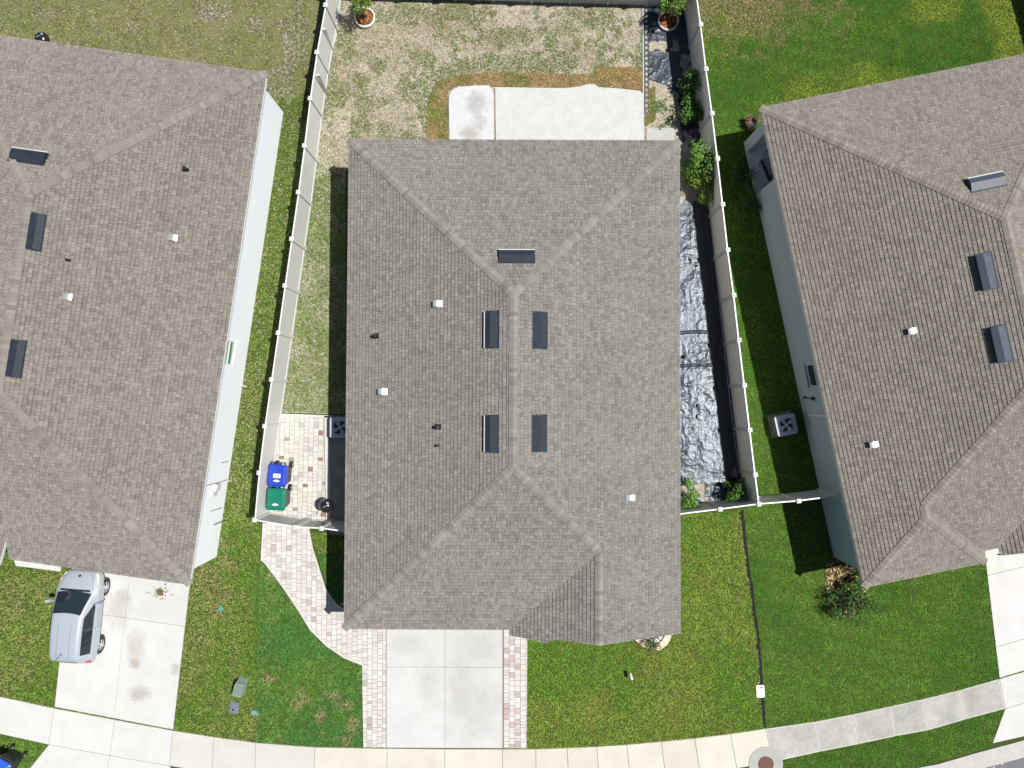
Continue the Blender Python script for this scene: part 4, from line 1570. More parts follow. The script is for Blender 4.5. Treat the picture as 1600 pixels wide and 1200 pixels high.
shrub('shrub', 1172, 318, (.4, .5, .3), 'low dark plant in the house shade below the porch floor', 350, .05, DARKL, 8, 15)


def planter(px, py, r, label, tlabel, tpx, tpy, th, seed, mul=(.10, .04, .02)):
    c = W(px, py)
    e = empty('planter', c, 0, label, 'planter')
    mb = MB()
    mb.lathe([(r * .96, 0), (r + .02, .06), (r + .02, .20), (r - .03, .21), (r - .05, .12)], n=28)
    mb.build('rim', M['vinyl_cap'], e, smooth=True)
    mb = MB()
    mb.face([((r - .03) * math.cos(t), (r - .03) * math.sin(t), .13) for t in np.linspace(0, 2 * math.pi, 24, endpoint=False)])
    rr = random.Random(seed)
    for k in range(420):
        a = rr.random() * 6.28; d = (r - .08) * math.sqrt(rr.random())
        mb.box((d * math.cos(a), d * math.sin(a), .14 + rr.random() * .03), (rr.uniform(.04, .10), rr.uniform(.02, .045), .012), rz=rr.random() * 6,
               col=rr.choice(((.20, .06, .025), (.13, .045, .02), (.27, .11, .04), (.08, .03, .02), (.36, .22, .09))))
    for i in range(len(mb.c)):
        if mb.c[i] == (1, 1, 1): mb.c[i] = (.08, .035, .02)
    mb.build('mulch', M['chip'], e, colattr=True)
    # tree growing in it leans outwards in the view only because it is tall
    t = empty('potted_tree', (c.x + .02, c.y + .03, .13), 0, tlabel, 'tree')
    mb = MB()
    foliage(mb, (0, .06, th), (.62, .60, .7), 1300, .06, YELG[1:] + BRIGHT, 12, rr)
    mb.build('crown', M['leaf'], t, colattr=True)
    mb = MB()
    mb.cyl((0, 0, 0), (0, .05, th), .035, .02, 10)
    for k in range(6):
        a = rr.random() * 6.28
        mb.cyl((0, .03, th * .6), (.3 * math.cos(a), .3 * math.sin(a), th + .2), .014, .005, 6)
    mb.build('trunk', M['bark'], t)


planter(571, 30, .42, 'round white rimmed planter of mulch on the sandy yard', 'small leafy tree growing from the planter on the sand', 565, 8, 1.35, 31)
planter(1043, 35, .42, 'round white rimmed planter of red mulch on the torn black plastic', 'small leafy tree growing from the planter on the plastic', 1053, 18, 1.25, 32)

# mulch bed at the right house
mb = MB()
rr = random.Random(77)
bedpx = [(1290, 880), (1330, 872), (1352, 905), (1345, 950), (1325, 968), (1296, 955), (1288, 925)]
bp = P2(bedpx)
sheet('mulch_bed', bp, .01, M['mulch'])
for k in range(1500):
    x, y = W2(rr.uniform(1286, 1352), rr.uniform(872, 970))
    if not inside(np.array([x]), np.array([y]), bp)[0]: continue
    mb.box((x, y, .02 + rr.random() * .03), (rr.uniform(.05, .12), rr.uniform(.02, .05), .012), rz=rr.random() * 6, col=rr.choice(((.38, .28, .16), (.44, .34, .21), (.20, .13, .07), (.09, .045, .025), (.06, .03, .02), (.06, .03, .02))))
tag(mb.build('mulch_chips', M['chip'], colattr=True), kind='stuff')

# little dried plant in a tub by the porch column
p = W(1171, 195)
e = empty('potted_plant', p, 0, 'dried reddish plant in a dark tub by the porch column', 'potted plant')
mb = MB(); mb.lathe([(.01, 0), (.20, 0), (.26, .28), (.23, .29), (.22, .24), (.01, .24)], n=20); mb.build('pot', M['dark'], e, smooth=True)
mb = MB(); foliage(mb, (0, 0, .42), (.34, .34, .2), 240, .05, [(.25, .12, .07), (.36, .2, .12), (.10, .06, .03), (.05, .08, .02)], 7, rr); mb.build('foliage', M['leaf'], e, colattr=True)

# pebble bed with stone border at the front of the main house
arc = [(988, 995), (996, 1003), (1006, 1010), (1018, 1014.5), (1030, 1014), (1041, 1006), (1047, 996), (1049, 980)]
pa = P2(arc)
pin = offset(pa, -.28)
e = empty('border_stones', (pa[0][0], pa[0][1], 0), 0, 'curved tan stone border around the white pebble bed at the house front', 'border')
for i in range(len(pa) - 1):
    mb = MB()
    q = shrink([pa[i], pa[i + 1], pin[i + 1], pin[i]], .006)
    mb.prism([(a - pa[0][0], b - pa[0][1]) for a, b in q], 0, .16, 0, random.choice(((.60, .46, .34), (.64, .52, .39), (.57, .42, .33), (.62, .47, .36))))
    mb.build('stone', M['paver'], e, colattr=True)
pb = pin + P2([(1046, 960), (990, 960)])
sheet('bed_soil', pb, .02, M['soil_and_shade'])
mb = MB()
for k in range(900):
    x, y = W2(rr.uniform(985, 1050), rr.uniform(975, 1016))
    if not inside(np.array([x]), np.array([y]), pb)[0]: continue
    r = rr.uniform(.03, .055)
    c = rr.choice(((.8, .8, .8), (.75, .75, .74), (.7, .7, .72), (.82, .82, .8), (.10, .10, .11)))
    V = [Vector((r * rr.uniform(.7, 1.2), 0, 0)), Vector((0, r * rr.uniform(.7, 1.2), 0)), Vector((-r, 0, 0)), Vector((0, -r, 0)), Vector((0, 0, r * .8)), Vector((0, 0, -r * .5))]
    R = Matrix.Rotation(rr.random() * 6, 3, 'Z')
    V = [R @ v + Vector((x, y, .05)) for v in V]
    for f in ((0, 1, 4), (1, 2, 4), (2, 3, 4), (3, 0, 4)): mb.face([V[i] for i in f], 0, c)
tag(mb.build('pebbles', M['chip'], colattr=True), kind='stuff')


# ------------------------------------------------------------------ small yard objects
def rrect(wx, wy, r, n=5):
    out = []
    for cx, cy, a0 in ((wx - r, wy - r, 0), (-wx + r, wy - r, 90), (-wx + r, -wy + r, 180), (wx - r, -wy + r, 270)):
        for k in range(n + 1):
            a = math.radians(a0 + 90 * k / n)
            out.append((cx + r * math.cos(a), cy + r * math.sin(a)))
    return out


def bin_(loc, rz, label, lidc, bodyc, stickers):
    e = empty('wheelie_bin', loc, rz, label, 'bin')
    ml = mat('bin_lid', lidc, .38, noise=(3, .08, 3)); mbod = mat('bin_body', bodyc, .45)
    mb = MB()
    mb.frust([(a * .78, b * .78) for a, b in rrect(.36, .42, .08)], rrect(.36, .42, .07), .04, 1.0)
    mb.build('body', mbod, e)
    mb = MB()
    mb.prism(rrect(.39, .45, .09), .985, 1.02)
    mb.frust(rrect(.385, .445, .09), rrect(.345, .40, .09), 1.02, 1.06)
    mb.frust(rrect(.31, .35, .06), rrect(.29, .33, .06), 1.06, 1.075)
    lid = mb.build('lid', ml, e, bevel=.008)
    mb = MB()
    mb.cyl((-.30, .53, .97), (.30, .53, .97), .02, .02, 10)
    for sg in (-1, 1):
        mb.box((sg * .28, .47, .97), (.05, .14, .05))
    mb.box((0, .47, .99), (.12, .06, .05))
    mb.build('handle', mbod, e)
    for sg in (-1, 1):
        mb = MB()
        mb.cyl((sg * .30 - .035, .40, .14), (sg * .30 + .035, .40, .14), .14, .14, 20, 0)
        mb.cyl((sg * .30 - .04, .40, .14), (sg * .30 + .04, .40, .14), .05, .05, 12, 1)
        mb.build('wheel', [M['black'], M['curb']], e)
    if stickers:
        mb = MB()
        if stickers == 2:
            mb.box((0, .0, 1.0775), (.30, .17, .002))
            for k in range(3): mb.box((-.01 + .02 * k, -.055 + .052 * k, 1.0792), (.22 - .05 * k, .012, .001), 1)
            mb.box((.07, .03, 1.0792), (.1, .06, .001), 1)
        mb.face([(-.15, -.21, 1.0778), (0, -.26, 1.0778), (.15, -.21, 1.0778), (.06, -.17, 1.0778), (0, -.15, 1.0778), (-.06, -.17, 1.0778)], 0)
        mb.box((0, -.205, 1.0790), (.13, .012, .001), 1)
        mb.build('label', [M['white'], M['curb']], lid)
    return e


p = W(434, 743, 1.0)
bin_((p.x, p.y, .045), math.radians(-4), 'wheeled bin with bright blue lid and white label standing on the pavers', (.012, .040, .36), (.010, .018, .07), 2)
p = W(432, 780, 1.0)
bin_((p.x, p.y, .045), math.radians(-3), 'wheeled bin with green lid standing on the pavers by the gate', (.0, .135, .08), (.008, .035, .025), 1)
p = W(16, 1190, .3)
bin_((p.x, p.y, .0), math.radians(-30), 'dark bin with blue lid on the grass verge at the sidewalk', (.02, .08, .45), (.02, .022, .03), 0)


def ac_unit(px, py, rz, label, zt=.64):
    p = W(px, py, zt)
    e = empty('air_conditioner', (p.x, p.y, 0), rz, label, 'air conditioner')
    e.scale = (.97, .97, .82)
    mb = MB(); mb.box((0, 0, .05), (1.02, 1.02, .09), 0, (.17, .17, .165)); mb.build('pad', M['concrete'], e, colattr=True, bevel=.01)
    mb = MB()
    R = .42
    mb.prism(rrect(R, R, .09), .1, .72)
    for k in range(14): mb.prism(rrect(R + .008, R + .008, .09), .13 + k * .04, .145 + k * .04)
    mb.build('casing', M['ac'], e)
    mb = MB()
    out = rrect(R + .02, R + .02, .1, 8)
    n = len(out)
    inn = [(.33 * math.cos(math.atan2(b, a)), .33 * math.sin(math.atan2(b, a))) for a, b in out]
    for i in range(n):
        j = (i + 1) % n
        mb.face([(*out[i], .745), (*out[j], .745), (*inn[j], .78), (*inn[i], .78)])
        mb.face([(*out[i], .71), (*out[j], .71), (*out[j], .745), (*out[i], .745)])
        mb.face([(*inn[i], .78), (*inn[j], .78), (*inn[j], .70), (*inn[i], .70)])
    mb.build('top_cover', M['ac_top'], e)
    mb = MB(); mb.face([(.33 * math.cos(t), .33 * math.sin(t), .722) for t in np.linspace(0, 2 * math.pi, 28, endpoint=False)]); mb.build('fan_well', M['black'], e)
    mb = MB()
    for k in range(4):
        a0 = k * math.pi / 2 + .4
        pts = []
        for r, da, dz in ((.07, -.25, 0), (.30, -.33, .0), (.31, .42, .03), (.07, .5, .03)):
            pts.append((r * math.cos(a0 + da), r * math.sin(a0 + da), .735 + dz * .6))
        mb.face(pts)
    mb.cyl((0, 0, .73), (0, 0, .765), .07, .07, 16)
    mb.build('fan', M['fan'], e)
    mb = MB()
    for r in np.linspace(.09, .33, 6):
        for i in range(28):
            t0, t1 = 2 * math.pi * i / 28, 2 * math.pi * (i + 1) / 28
            mb.cyl((r * math.cos(t0), r * math.sin(t0), .785), (r * math.cos(t1), r * math.sin(t1), .785), .003, .003, 4, caps=False)
    mb.build('grille', M['dark'], e)


M['ac'] = mat('ac', (.20, .195, .17), .6); M['ac_top'] = mat('ac_top', (.36, .40, .46), .45); M['fan'] = mat('fan', (.45, .50, .56), .35, metal=.5)
ac_unit(531, 668, 0, 'air conditioner condenser on the shaded slab beside the paver yard')
ac_unit(1229, 664, math.radians(12), 'air conditioner condenser on the shaded grass by the blue grey wall')


def kettle(px, py, z, label, big=1.0):
    p = W(px, py, z)
    e = empty('kettle_grill', (p.x, p.y, 0.03), .4, label, 'grill')
    s = big
    mb = MB()
    mb.lathe([(.02, .56), (.16, .58), (.26, .68), (.29, .78)], n=28); mb.build('bowl', M['gloss_black'], e, smooth=True)
    mb = MB()
    mb.lathe([(.295, .785), (.28, .87), (.22, .95), (.12, 1.0), (.0, 1.015)], n=28)
    lid = mb.build('lid', M['gloss_black'], e, smooth=True)
    mb = MB()
    mb.tube([(-.07, 0, 1.0), (-.06, 0, 1.06), (.06, 0, 1.06), (.07, 0, 1.0)], .012, 8)
    mb.cyl((.14, .08, .975), (.14, .08, .99), .05, .05, 14)
    mb.build('lid_handle', M['alum'], lid)
    for k in range(3):
        a = k * 2.094
        mb = MB(); mb.cyl((.2 * math.cos(a), .2 * math.sin(a), .62), (.32 * math.cos(a), .32 * math.sin(a), 0), .013, .013, 8); mb.build('leg', M['alum'], e)
    mb = MB(); mb.cyl((-.30, -.2, .70), (-.42, -.3, .70), .016, .016, 8); mb.build('side_handle', M['dark'], e)


M['gloss_black'] = mat('gloss_black', (.01, .01, .012), .12, spec=.8, coat=.6)
kettle(510, 790, .8, 'black kettle grill standing on the paver edge near the gate')
kettle(64, 60, .9, 'black kettle grill behind the back eave of the house with the silver car')

# utility pedestal, covers, marks
p = W(374, 1075, .3)
e = empty('utility_pedestal', (p.x, p.y, 0), math.radians(-14), 'low grey green utility pedestal standing on the front grass', 'utility box')
M['util'] = mat('util', (.13, .18, .15), .5); M['util_l'] = mat('util_l', (.20, .25, .22), .5)
mb = MB(); mb.frust([(-.20, -.36), (.20, -.36), (.20, .34), (-.20, .34)], [(-.18, -.33), (.18, -.33), (.18, .18), (-.18, .18)], .0, .42); mb.build('body', M['util_l'], e, bevel=.015)
mb = MB(); mb.box((0, -.06, .43), (.40, .44, .03)); mb.box((0, .20, .36), (.40, .06, .03)); mb.build('cover', M['util'], e, bevel=.01)
mb = MB(); mb.box((-.02, -.35, .25), (.26, .03, .16)); mb.build('front_plate', M['fascia'], e)
p = W(366, 1106, .03)
mb = MB(); mb.prism(rrect(.19, .24, .05), 0, .035, 0); mb.cyl((-.03, -.09, .034), (-.03, -.09, .04), .045, .045, 12, 1)
M['purple'] = mat('purple', (.13, .125, .19), .7, noise=(9, .25, 4))
o = mb.build('meter_cover', [M['purple'], M['black']], bevel=.006)
o.location = (p.x, p.y, 0); o.rotation_euler = (0, 0, math.radians(-10))
tag(o, 'purple grey rectangular meter cover set in the grass beside the pedestal', 'meter cover')
for (px, py, sx, sy, c, lb) in ((398, 1113, .16, .09, (.14, .25, .28), 'pale blue paint mark on the grass beside the purple meter cover'), (346, 950, .07, .12, (.05, .28, .27), 'bright teal scrap lying on the grass near the silver car drive')):
    p = W(px, py)
    mb = MB()
    for k in range(46):
        mb.box((rr.gauss(0, sx * .4), rr.gauss(0, sy * .4), .05 + rr.random() * .03), (.07, .05, .006), rz=rr.random() * 3)
    o = mb.build('paint_mark', mat('teal', c, .7, noise=(15, .3, 3)))
    o.location = p
    tag(o, lb, 'mark')
p = W(1188, 1080, .03)
mb = MB(); mb.prism(rrect(.17, .26, .05), 0, .05, 0); mb.cyl((.05, .16, .05), (.05, .16, .056), .045, .045, 12, 1)
M['pinkish'] = mat('pinkish', (.66, .62, .64), .7, noise=(12, .12, 4))
o = mb.build('valve_box', [M['pinkish'], M['dark']], bevel=.008)
o.location = (p.x, p.y, 0); o.rotation_euler = (0, 0, .03)
tag(o, 'white valve box lid on the lawn seam with one dark hole', 'valve box')
p = W(985, 1054, .15)
e = empty('garden_spotlight', (p.x, p.y, 0), math.radians(15), 'small grey spotlight on a stake in the front lawn', 'spotlight')
mb = MB(); mb.cyl((0, 0, 0), (0, 0, .3), .015, .015, 8); mb.build('stake', M['dark'], e)
mb = MB(); mb.cyl((0, .14, .33), (0, -.12, .38), .045, .075, 14); mb.box((0, -.02, .42), (.09, .2, .02)); mb.build('lamp_head', M['fan'], e)
p = W(531, 943, .4)
mb = MB(); mb.tube([(0, 0, 0), (0, 0, .35), (.02, 0, .45), (-.10, .0, .5), (-.2, -.01, .47)], .022, 8); mb.box((0, 0, .2), (.1, .1, .1))
o = mb.build('hose_tap', M['fascia']); o.location = (p.x + .25, p.y, 0)
tag(o, 'pale curved standpipe tap by the shaded planting strip', 'tap')
# manhole
p = W(1196, 1193)
e = empty('manhole', (p.x, p.y, 0), 0, 'round concrete manhole collar with rusty brown lid at sidewalk edge', 'manhole')
mb = MB()
n = 40
for (r0, r1, z0, z1, c) in ((.72, .325, .048, .048, (.30, .305, .285)),):
    for i in range(n):
        t0, t1 = 2 * math.pi * i / n, 2 * math.pi * (i + 1) / n
        mb.face([(r1 * math.cos(t0), r1 * math.sin(t0), z1), (r0 * math.cos(t0), r0 * math.sin(t0), z0), (r0 * math.cos(t1), r0 * math.sin(t1), z0), (r1 * math.cos(t1), r1 * math.sin(t1), z1)], 0, c)
        mb.face([(r0 * math.cos(t0), r0 * math.sin(t0), 0), (r0 * math.cos(t1), r0 * math.sin(t1), 0), (r0 * math.cos(t1), r0 * math.sin(t1), z0), (r0 * math.cos(t0), r0 * math.sin(t0), z0)], 0, c)
mb.build('collar', M['concrete'], e, colattr=True)
mb = MB()
mb.lathe([(.325, .03), (.30, .047), (.29, .040), (.27, .040), (.26, .046), (0, .046)], n=36)
for k in range(9):
    for j in range(-4, 5):
        x, y = (k - 4) * .058, j * .058
        if x * x + y * y < .055: mb.box((x, y, .05), (.03, .03, .012))
mb.build('lid', mat('rust', (.10, .045, .03), .6, metal=.2, noise=(12, .3, 4)), e)
# seam between the two lawns: soil gap painted near black for the higher sod's shadow
mb = MB()
_a, _b = offset(_sp, .09), offset(_sp, -.09)
for i in range(len(_a) - 1): mb.face([(*_b[i], .006), (*_a[i], .006), (*_a[i + 1], .006), (*_b[i + 1], .006)][::-1])
tag(mb.build('lawn_seam_shade', M['soil_and_shade']), kind='structure')

# ------------------------------------------------------------------ porch furniture of the right house
def hp(u, v, z=0):
    q = HR.wld(u, v)
    return Vector((q.x, q.y, z))


vm = (vp + vw) / 2
e = empty('patio_table', hp(oh + 1.12, vm + .2, .09), angR, 'dark covered table standing on the shaded porch', 'table')
mb = MB(); mb.box((0, 0, .74), (.9, 1.25, .05)); mb.build('table_top', M['navy'] if 'navy' in M else M['vent'], e, bevel=.01)
for sx in (-1, 1):
    for sy in (-1, 1):
        mb = MB(); mb.box((sx * .38, sy * .55, .36), (.05, .05, .72)); mb.build('leg', M['dark'], e)
M['brick'] = mat('brown_plastic', (.22, .075, .05), .6)
e = empty('patio_chair', hp(oh + 1.1, vw + .42, .09), angR + .3, 'brown chair on the porch beside the dark table', 'chair')
mb = MB(); mb.box((0, 0, .43), (.48, .48, .05)); mb.build('seat', M['brick'], e, bevel=.01)
mb = MB(); mb.box((.23, 0, .70), (.04, .46, .5)); mb.build('backrest', M['brick'], e, bevel=.01)
for sx in (-1, 1):
    for sy in (-1, 1):
        mb = MB(); mb.cyl((sx * .2, sy * .2, 0), (sx * .2, sy * .2, .42), .018, .018, 8); mb.build('leg', M['dark'], e)
# small scooter-like kick bike: two wheels, deck, stem and bar
e = empty('kick_scooter', hp(oh + .55, vm - .05, .09), angR + math.radians(100), 'black child scooter parked on the porch edge', 'scooter')
for x in (-.38, .38):
    mb = MB(); mb.cyl((x, -.02, .1), (x, .02, .1), .1, .1, 18); mb.build('wheel', M['black'], e)
mb = MB(); mb.box((-.05, 0, .11), (.62, .12, .03)); mb.build('deck', M['dark'], e)
mb = MB(); mb.cyl((.38, 0, .12), (.28, 0, .85), .018, .018, 10); mb.build('stem', M['alum'], e)
mb = MB(); mb.cyl((.28, -.25, .85), (.28, .25, .85), .015, .015, 10); mb.build('handlebar', M['black'], e)
mb = MB()
hs = hp(oh + .5, vp - .25, .1)
mb.tube([hs + Vector(q) for q in ((0, 0, .9), (.02, -.1, .5), (.0, -.2, .05), (-.12, -.45, .02), (.05, -.62, .02), (.25, -.75, .02))], .014, 8)
o = mb.build('garden_hose', M['alum'])
tag(o, 'thin grey garden hose hanging by the porch column', 'hose')


# ------------------------------------------------------------------ silver car
def car():
    fw, rw = W(164.5, 917, .30), W(156.5, 1007, .30)
    d = (fw - rw); d.z = 0
    WB = d.length
    t = d.normalized()
    side = Vector((t.y, -t.x, 0))                 # towards the visible side
    mid = (fw + rw) / 2 - side * .80
    # local frame: +x forward, +y to the car's left, origin on the ground at mid wheelbase
    e = empty('parked_car', (mid.x, mid.y, .032), math.atan2(t.y, t.x), 'silver blue five door hatchback parked on the left drive', 'car')
    paint = mat('car_paint', (.42, .47, .515), .3, metal=.35, coat=.5, noise=(.8, .03, 2))
    glass = mat('car_glass', (.014, .022, .03), .04, spec=1.0)
    hb = WB / 2
    # station: x, half width low, half width belt, z belt, half width top, z top, z sill
    xs = [
        (hb + .72, .50, .56, .50, .44, .56, .28),
        (hb + .66, .62, .65, .56, .52, .66, .22),
        (hb + .48, .75, .775, .66, .60, .785, .20),
        (hb + .22, .84, .85, .76, .68, .885, .20),
        (hb - .02, .85, .86, .87, .72, .985, .20),
        (hb - .16, .855, .865, .90, .71, 1.06, .20),
        (hb - .50, .86, .87, .93, .65, 1.275, .20),
        (hb - .90, .86, .87, .95, .59, 1.465, .20),
        (hb - 1.4, .86, .87, .97, .575, 1.515, .20),
        (-hb + .35, .86, .87, .99, .565, 1.515, .20),
        (-hb - .15, .855, .86, 1.00, .55, 1.475, .22),
        (-hb - .38, .81, .82, .99, .53, 1.41, .24),
        (-hb - .52, .77, .79, .93, .60, 1.08, .28),
        (-hb - .60, .72, .74, .74, .64, .84, .32),
        (-hb - .62, .68, .70, .50, .62, .55, .34),
    ]
    rows = []
    xs = [(x, wl * 1.035, wb * 1.035, zb, wt, zt, zs) for (x, wl, wb, zb, wt, zt, zs) in xs]
    for (x, wl, wb, zb, wt, zt, zs) in xs:
        r = [(wl * .93, zs), (wl, zs + (zb - zs) * .4), (wb, zb - .06), (wb * .975, zb), (wt + .03, zt - .045), (wt - .05, zt), (wt * .5, zt + .018), (0, zt + .024)]
        row = [(x, y, z) for y, z in r] + [(x, -y, z) for y, z in r[-2::-1]]
        rows.append(row)
    mb = MB()
    n = len(rows[0])
    for row in rows: mb.v.extend(row)
    for i in range(len(rows) - 1):
        for j in range(n - 1):
            a = i * n + j
            mb.f.append((a, a + 1, a + n + 1, a + n)); mb.m.append(0); mb.c.append((1, 1, 1))
    mb.f.append(tuple(range(n))[::-1]); mb.m.append(0); mb.c.append((1, 1, 1))
    mb.f.append(tuple(range((len(rows) - 1) * n, len(rows) * n))); mb.m.append(0); mb.c.append((1, 1, 1))
    for i in range(len(rows) - 1):
        mb.f.append((i * n, i * n + n, i * n + n + n - 1, i * n + n - 1)); mb.m.append(0); mb.c.append((1, 1, 1))
    body = mb.build('body', paint, e, smooth=True)
    md = body.modifiers.new('sub', 'SUBSURF'); md.levels = 2; md.render_levels = 2

    def sec(x, k0, k1, f, sgn, out=.012):
        """point on the body between section points k0 and k1 at station x"""
        for i in range(len(xs) - 1):
            if xs[i][0] >= x >= xs[i + 1][0]:
                u = (xs[i][0] - x) / (xs[i][0] - xs[i + 1][0])
                P = [Vector(rows[i][k]).lerp(Vector(rows[i + 1][k]), u) for k in (k0, k1)]
                q = P[0].lerp(P[1], f)
                dn = Vector((0, (P[1] - P[0]).z, -(P[1] - P[0]).y)).normalized()
                q = q + dn * out
                return Vector((q.x, q.y * sgn, q.z))

    # glass: windscreen and rear screen between the top edges, side glass between belt and roof rail
    mb = MB()
    g = 9
    x0, x1 = hb - .10, hb - .86
    for i in range(8):
        for j in range(g):
            q = []
            for (a, b) in ((i, j), (i, j + 1), (i + 1, j + 1), (i + 1, j)):
                xx = x0 + (x1 - x0) * a / 8
                y = -1 + 2 * b / g
                wt = np.interp(-xx, [-s[0] for s in xs], [s[4] for s in xs]); zt = np.interp(-xx, [-s[0] for s in xs], [s[5] for s in xs])
                bow = .07 * (1 - y * y)
                q.append((xx + bow, y * (wt - .035), zt + .022 - .028 * y * y + .02))
            mb.face(q)
    mb.build('windscreen', glass, e, smooth=True)
    mb = MB()
    mb.box((hb - .0, 0, 1.015), (.07, 1.2, .03)); 
    for y0 in (-.3, .15):
        mb.cyl((hb - .02, y0, 1.04), (hb - .16, y0 + .45, 1.13), .012, .012, 6)
    mb.build('wiper', M['black'], e)
    mb = MB()
    for j in range(6):
        q = []
        for (a, b) in ((0, j), (0, j + 1), (1, j + 1), (1, j)):
            y = -1 + 2 * b / 6
            q.append(((-hb - .415 - .115 * a), y * (.47 + .03 * a), 1.36 - .26 * a))
        mb.face(q[::-1])
    mb.build('rear_window', glass, e)
    for sgn in (-1, 1):
        for (a, b) in ((hb - .48, hb - 1.485), (hb - 1.495, -hb - .10)):
            mb = MB()
            for i in range(4):
                q = []
                for (u, f) in ((i, 0), (i + 1, 0), (i + 1, 1), (i, 1)):
                    xx = a + (b - a) * u / 4
                    lo, hi = .10, .86
                    if a == hb - .48: hi = .30 + .56 * min(1, (u / 4) * 2.0)
                    q.append(sec(xx, 3, 4, lo + (hi - lo) * f, sgn))
                if sgn > 0: q = q[::-1]
                mb.face(q)
            mb.build('side_window', glass, e)
        # mirror
        mb = MB()
        c = sec(hb - .50, 2, 3, 1, sgn, .0)
        y = abs(c.y) + .15
        mb.frust([(hb - .50 + .085 * math.cos(k), sgn * (y + .15 * math.sin(k))) for k in np.linspace(0, 6.28, 11)[:-1]], [(hb - .50 + .065 * math.cos(k), sgn * (y + .12 * math.sin(k))) for k in np.linspace(0, 6.28, 11)[:-1]], .98, 1.13)
        mb.cyl((hb - .50, sgn * (y - .16), .95), (hb - .50, sgn * y, .98), .03, .03, 8)
        mb.build('mirror', paint, e)
        # lamps
        mb = MB()
        pts = [sec(hb + .60, 3, 4, .1, sgn, .012), sec(hb + .62, 3, 4, .9, sgn, .014), sec(hb + .28, 3, 4, .55, sgn, .016), sec(hb + .22, 3, 4, .15, sgn, .014)]
        mb.face(pts if sgn < 0 else pts[::-1])
        o = mb.build('headlight', mat('lamp_clear', (.75, .72, .66), .1, coat=.8), e)
        mb = MB()
        pts = [sec(hb + .42, 3, 4, .08, sgn, .02), sec(hb + .40, 3, 4, .42, sgn, .022), sec(hb + .24, 3, 4, .40, sgn, .022), sec(hb + .20, 3, 4, .12, sgn, .02)]
        mb.face(pts if sgn < 0 else pts[::-1])
        mb.build('indicator', mat('lamp_amber', (.75, .30, .02), .2, coat=.6), e)
        mb = MB()
        pts = [sec(-hb - .40, 2, 3, .3, sgn, .02), sec(-hb - .42, 3, 4, .5, sgn, .02), sec(-hb - .52, 3, 4, .4, sgn, .02), sec(-hb - .53, 2, 3, .1, sgn, .02)]
        mb.face(pts if sgn > 0 else pts[::-1])
        mb.build('tail_light', mat('lamp_red', (.5, .02, .02), .2, coat=.6), e)
        # door seams and handles
        mb = MB()
        for xx in (hb - .50, hb - 1.49):
            for f0, f1, k in ((.0, 1, 1), (.0, 1, 2)):
                a, b = sec(xx, k, k + 1, f0, sgn, .004), sec(xx, k, k + 1, f1, sgn, .004)
                mb.cyl(a, b, .005, .005, 4)
        for f in ():
            for i in range(10):
                xa = hb - .5 - (WB - .95) * i / 10; xb = hb - .5 - (WB - .95) * (i + 1) / 10
                mb.cyl(sec(xa, 0, 1, .1, sgn, .004), sec(xb, 0, 1, .1, sgn, .004), .012, .012, 4)
        mb.build('door_seam', M['dark'], e)
        for xx in (hb - 1.52, hb - 2.32):
            mb = MB()
            c = sec(xx, 1, 2, .8, sgn, .015)
            mb.box(c, (.17, .03, .035))
            mb.build('door_handle', paint, e, bevel=.008)
        for xx in (hb, -hb):
            mb = MB()
            y0 = sgn * .80
            mb.cyl((xx, sgn * .62, .30), (xx, sgn * .845, .30), .36, .36, 28)
            mb.build('wheel_arch', M['black'], e)
            mb = MB()
            prof = [(.18, .66), (.30, .66), (.31, .69), (.31, .84), (.295, .868), (.215, .868), (.205, .855)]
            b0 = len(mb.v)
            mb.lathe([(r, yy * sgn) for r, yy in prof], (xx, 0, .30), 30, 0, 'Y')
            wo = mb.build('wheel', M['tyre'], e, smooth=True)
            mb = MB()
            mb.lathe([(.21, .862 * sgn), (.19, .866 * sgn), (.185, .83 * sgn)], (xx, 0, .30), 28, 0, 'Y')
            for k in range(6):
                a = k * math.pi / 3
                ca_, sa_ = math.cos(a), math.sin(a)
                w0, w1 = .035, .026
                q = [(xx + .05 * ca_ - w0 * sa_, sgn * .868, .30 + .05 * sa_ + w0 * ca_), (xx + .20 * ca_ - w1 * sa_, sgn * .860, .30 + .20 * sa_ + w1 * ca_), (xx + .20 * ca_ + w1 * sa_, sgn * .860, .30 + .20 * sa_ - w1 * ca_), (xx + .05 * ca_ + w0 * sa_, sgn * .868, .30 + .05 * sa_ - w0 * ca_)]
                mb.face(q if sgn > 0 else q[::-1])
            mb.cyl((xx, sgn * .83, .30), (xx, sgn * .873, .30), .06, .05, 14)
            mb.build('rim', M['alum'], wo)
    # roof seams, aerial, badge, bumpers
    seamm = mat('seam', (.14, .17, .19), .5)
    mb = MB()
    for sgn in (-1, 1):
        for i in range(10):
            xa = hb - 1.2 - (WB + .0 - 1.2 + .25) * i / 10; xb = hb - 1.2 - (WB - 1.2 + .25) * (i + 1) / 10
            za = np.interp(-xa, [-s[0] for s in xs], [s[5] for s in xs]); zb = np.interp(-xb, [-s[0] for s in xs], [s[5] for s in xs])
            mb.cyl((xa, sgn * .25, za + .022), (xb, sgn * .25, zb + .022), .008, .008, 4)
        mb.build('roof_seam', seamm, e)
        mb = MB()
    mb = MB()
    mb.cyl((-hb - .05, .05, 1.50), (-hb - .05, .05, 1.53), .03, .02, 10)
    mb.cyl((-hb - .05, .05, 1.53), (-hb - .25, .13, 1.74), .009, .006, 8)
    mb.build('aerial', M['black'], e)
    mb = MB()
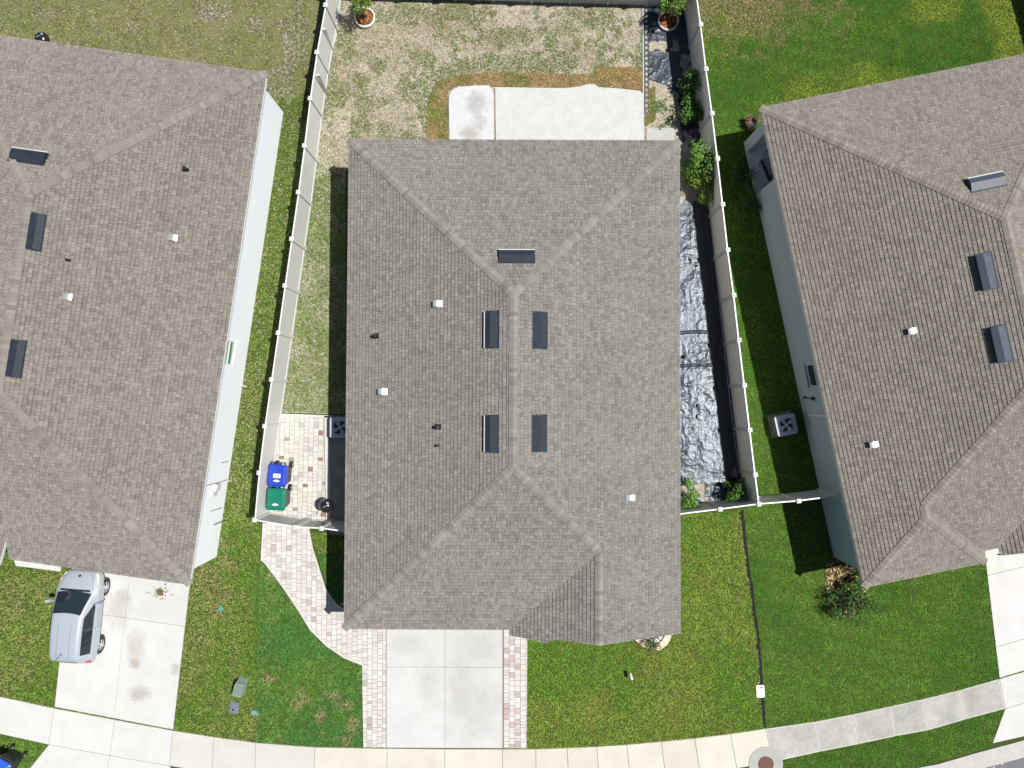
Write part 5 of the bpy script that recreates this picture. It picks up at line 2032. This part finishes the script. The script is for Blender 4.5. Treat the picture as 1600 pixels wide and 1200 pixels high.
    for sgn in (-1, 1):
        pr = [Vector((hb + .60, sgn * .46, .74)), Vector((hb + .45, sgn * .56, .80)), Vector((hb + .22, sgn * .645, .885)), Vector((hb + .02, sgn * .68, .965))]
        mb = MB()
        for a, b in zip(pr[:-1], pr[1:]): mb.cyl(a, b, .009, .009, 5)
        mb.build('bonnet_seam', seamm, e)
    mb = MB()
    mb.cyl((hb + .52, 0, .775), (hb + .54, 0, .79), .06, .05, 14); mb.box((hb + .70, 0, .42), (.06, .9, .12)); mb.build('grille', M['dark'], e)
    return e


M['tyre'] = mat('tyre', (.02, .02, .021), .75)
car()

# ------------------------------------------------------------------ the next house beyond the far right corner: its shadow reaches the lawn
WN, DN = 12.0, 13.0
hn = WN / 2
g0, g1 = W(1612, 120), W(1579, 0)
angN = math.atan2(-(g1.x - g0.x), g1.y - g0.y)
pln = [((0, 0), (1, 0), [(0, 0), (hn, hn), (hn, DN - hn), (0, DN)], EZ), ((0, 0), (0, 1), [(0, 0), (WN, 0), (hn, hn)], EZ),
       ((WN, 0), (-1, 0), [(WN, 0), (WN, DN), (hn, DN - hn), (hn, hn)], EZ), ((0, DN), (0, -1), [(0, DN), (hn, DN - hn), (WN, DN)], EZ)]
hpn = [((0, 0, EZ), (hn, hn, zr(hn)), DHIP), ((WN, 0, EZ), (hn, hn, zr(hn)), DHIP), ((0, DN, EZ), (hn, DN - hn, zr(hn)), DHIP), ((WN, DN, EZ), (hn, DN - hn, zr(hn)), DHIP), ((hn, hn, zr(hn)), (hn, DN - hn, zr(hn)), PM)]
evn = [((0, DN, EZ), (0, 0, EZ)), ((0, 0, EZ), (WN, 0, EZ)), ((WN, 0, EZ), (WN, DN, EZ)), ((WN, DN, EZ), (0, DN, EZ))]
HN = House('house', 'hip roofed house just beyond the lawn corner, seen only by the shadow it casts', (g0.x + 1.43, g0.y + .17), angN, pln, hpn, evn, (1, .97, .94), 21)
mb = MB()
A, B_, C_, D_ = (.3, .4), (WN - .3, .4), (WN - .3, DN - .4), (.3, DN - .4)
wall_run(mb, A, B_, 0, 2.7, .2, trim=.2)
wall_run(mb, B_, C_, 0, 2.7, .2)
wall_run(mb, C_, D_, 0, 2.7, .2, trim=.2)
wall_run(mb, D_, A, 0, 2.7, .2, [(4, 5, 1.2, 2.3)])
mb.build('wall', M['stucco_grey'], HN.e)
window(HN, D_, A, 4, 5, 1.2, 2.3, M['glass_dark'])

# repeats of one kind share a group
GROUPS = {'house': 'shingled houses side by side', 'fence': 'vinyl fences round the yards', 'shrub': 'shrubs in the beds', 'bin': 'wheeled bins',
          'air conditioner': 'air conditioner condensers', 'grill': 'kettle grills', 'planter': 'round planters in the back yard', 'tree': 'small trees in the planters',
          'board': 'boards leaning on the fence', 'lattice': 'lattice strips by the fence foot', 'plastic sheet': 'black plastic sheets along the fence', 'mark': 'coloured marks on the front grass'}
for o in SC.objects:
    if o.parent is None and o.get('category') in GROUPS: o['group'] = GROUPS[o['category']]
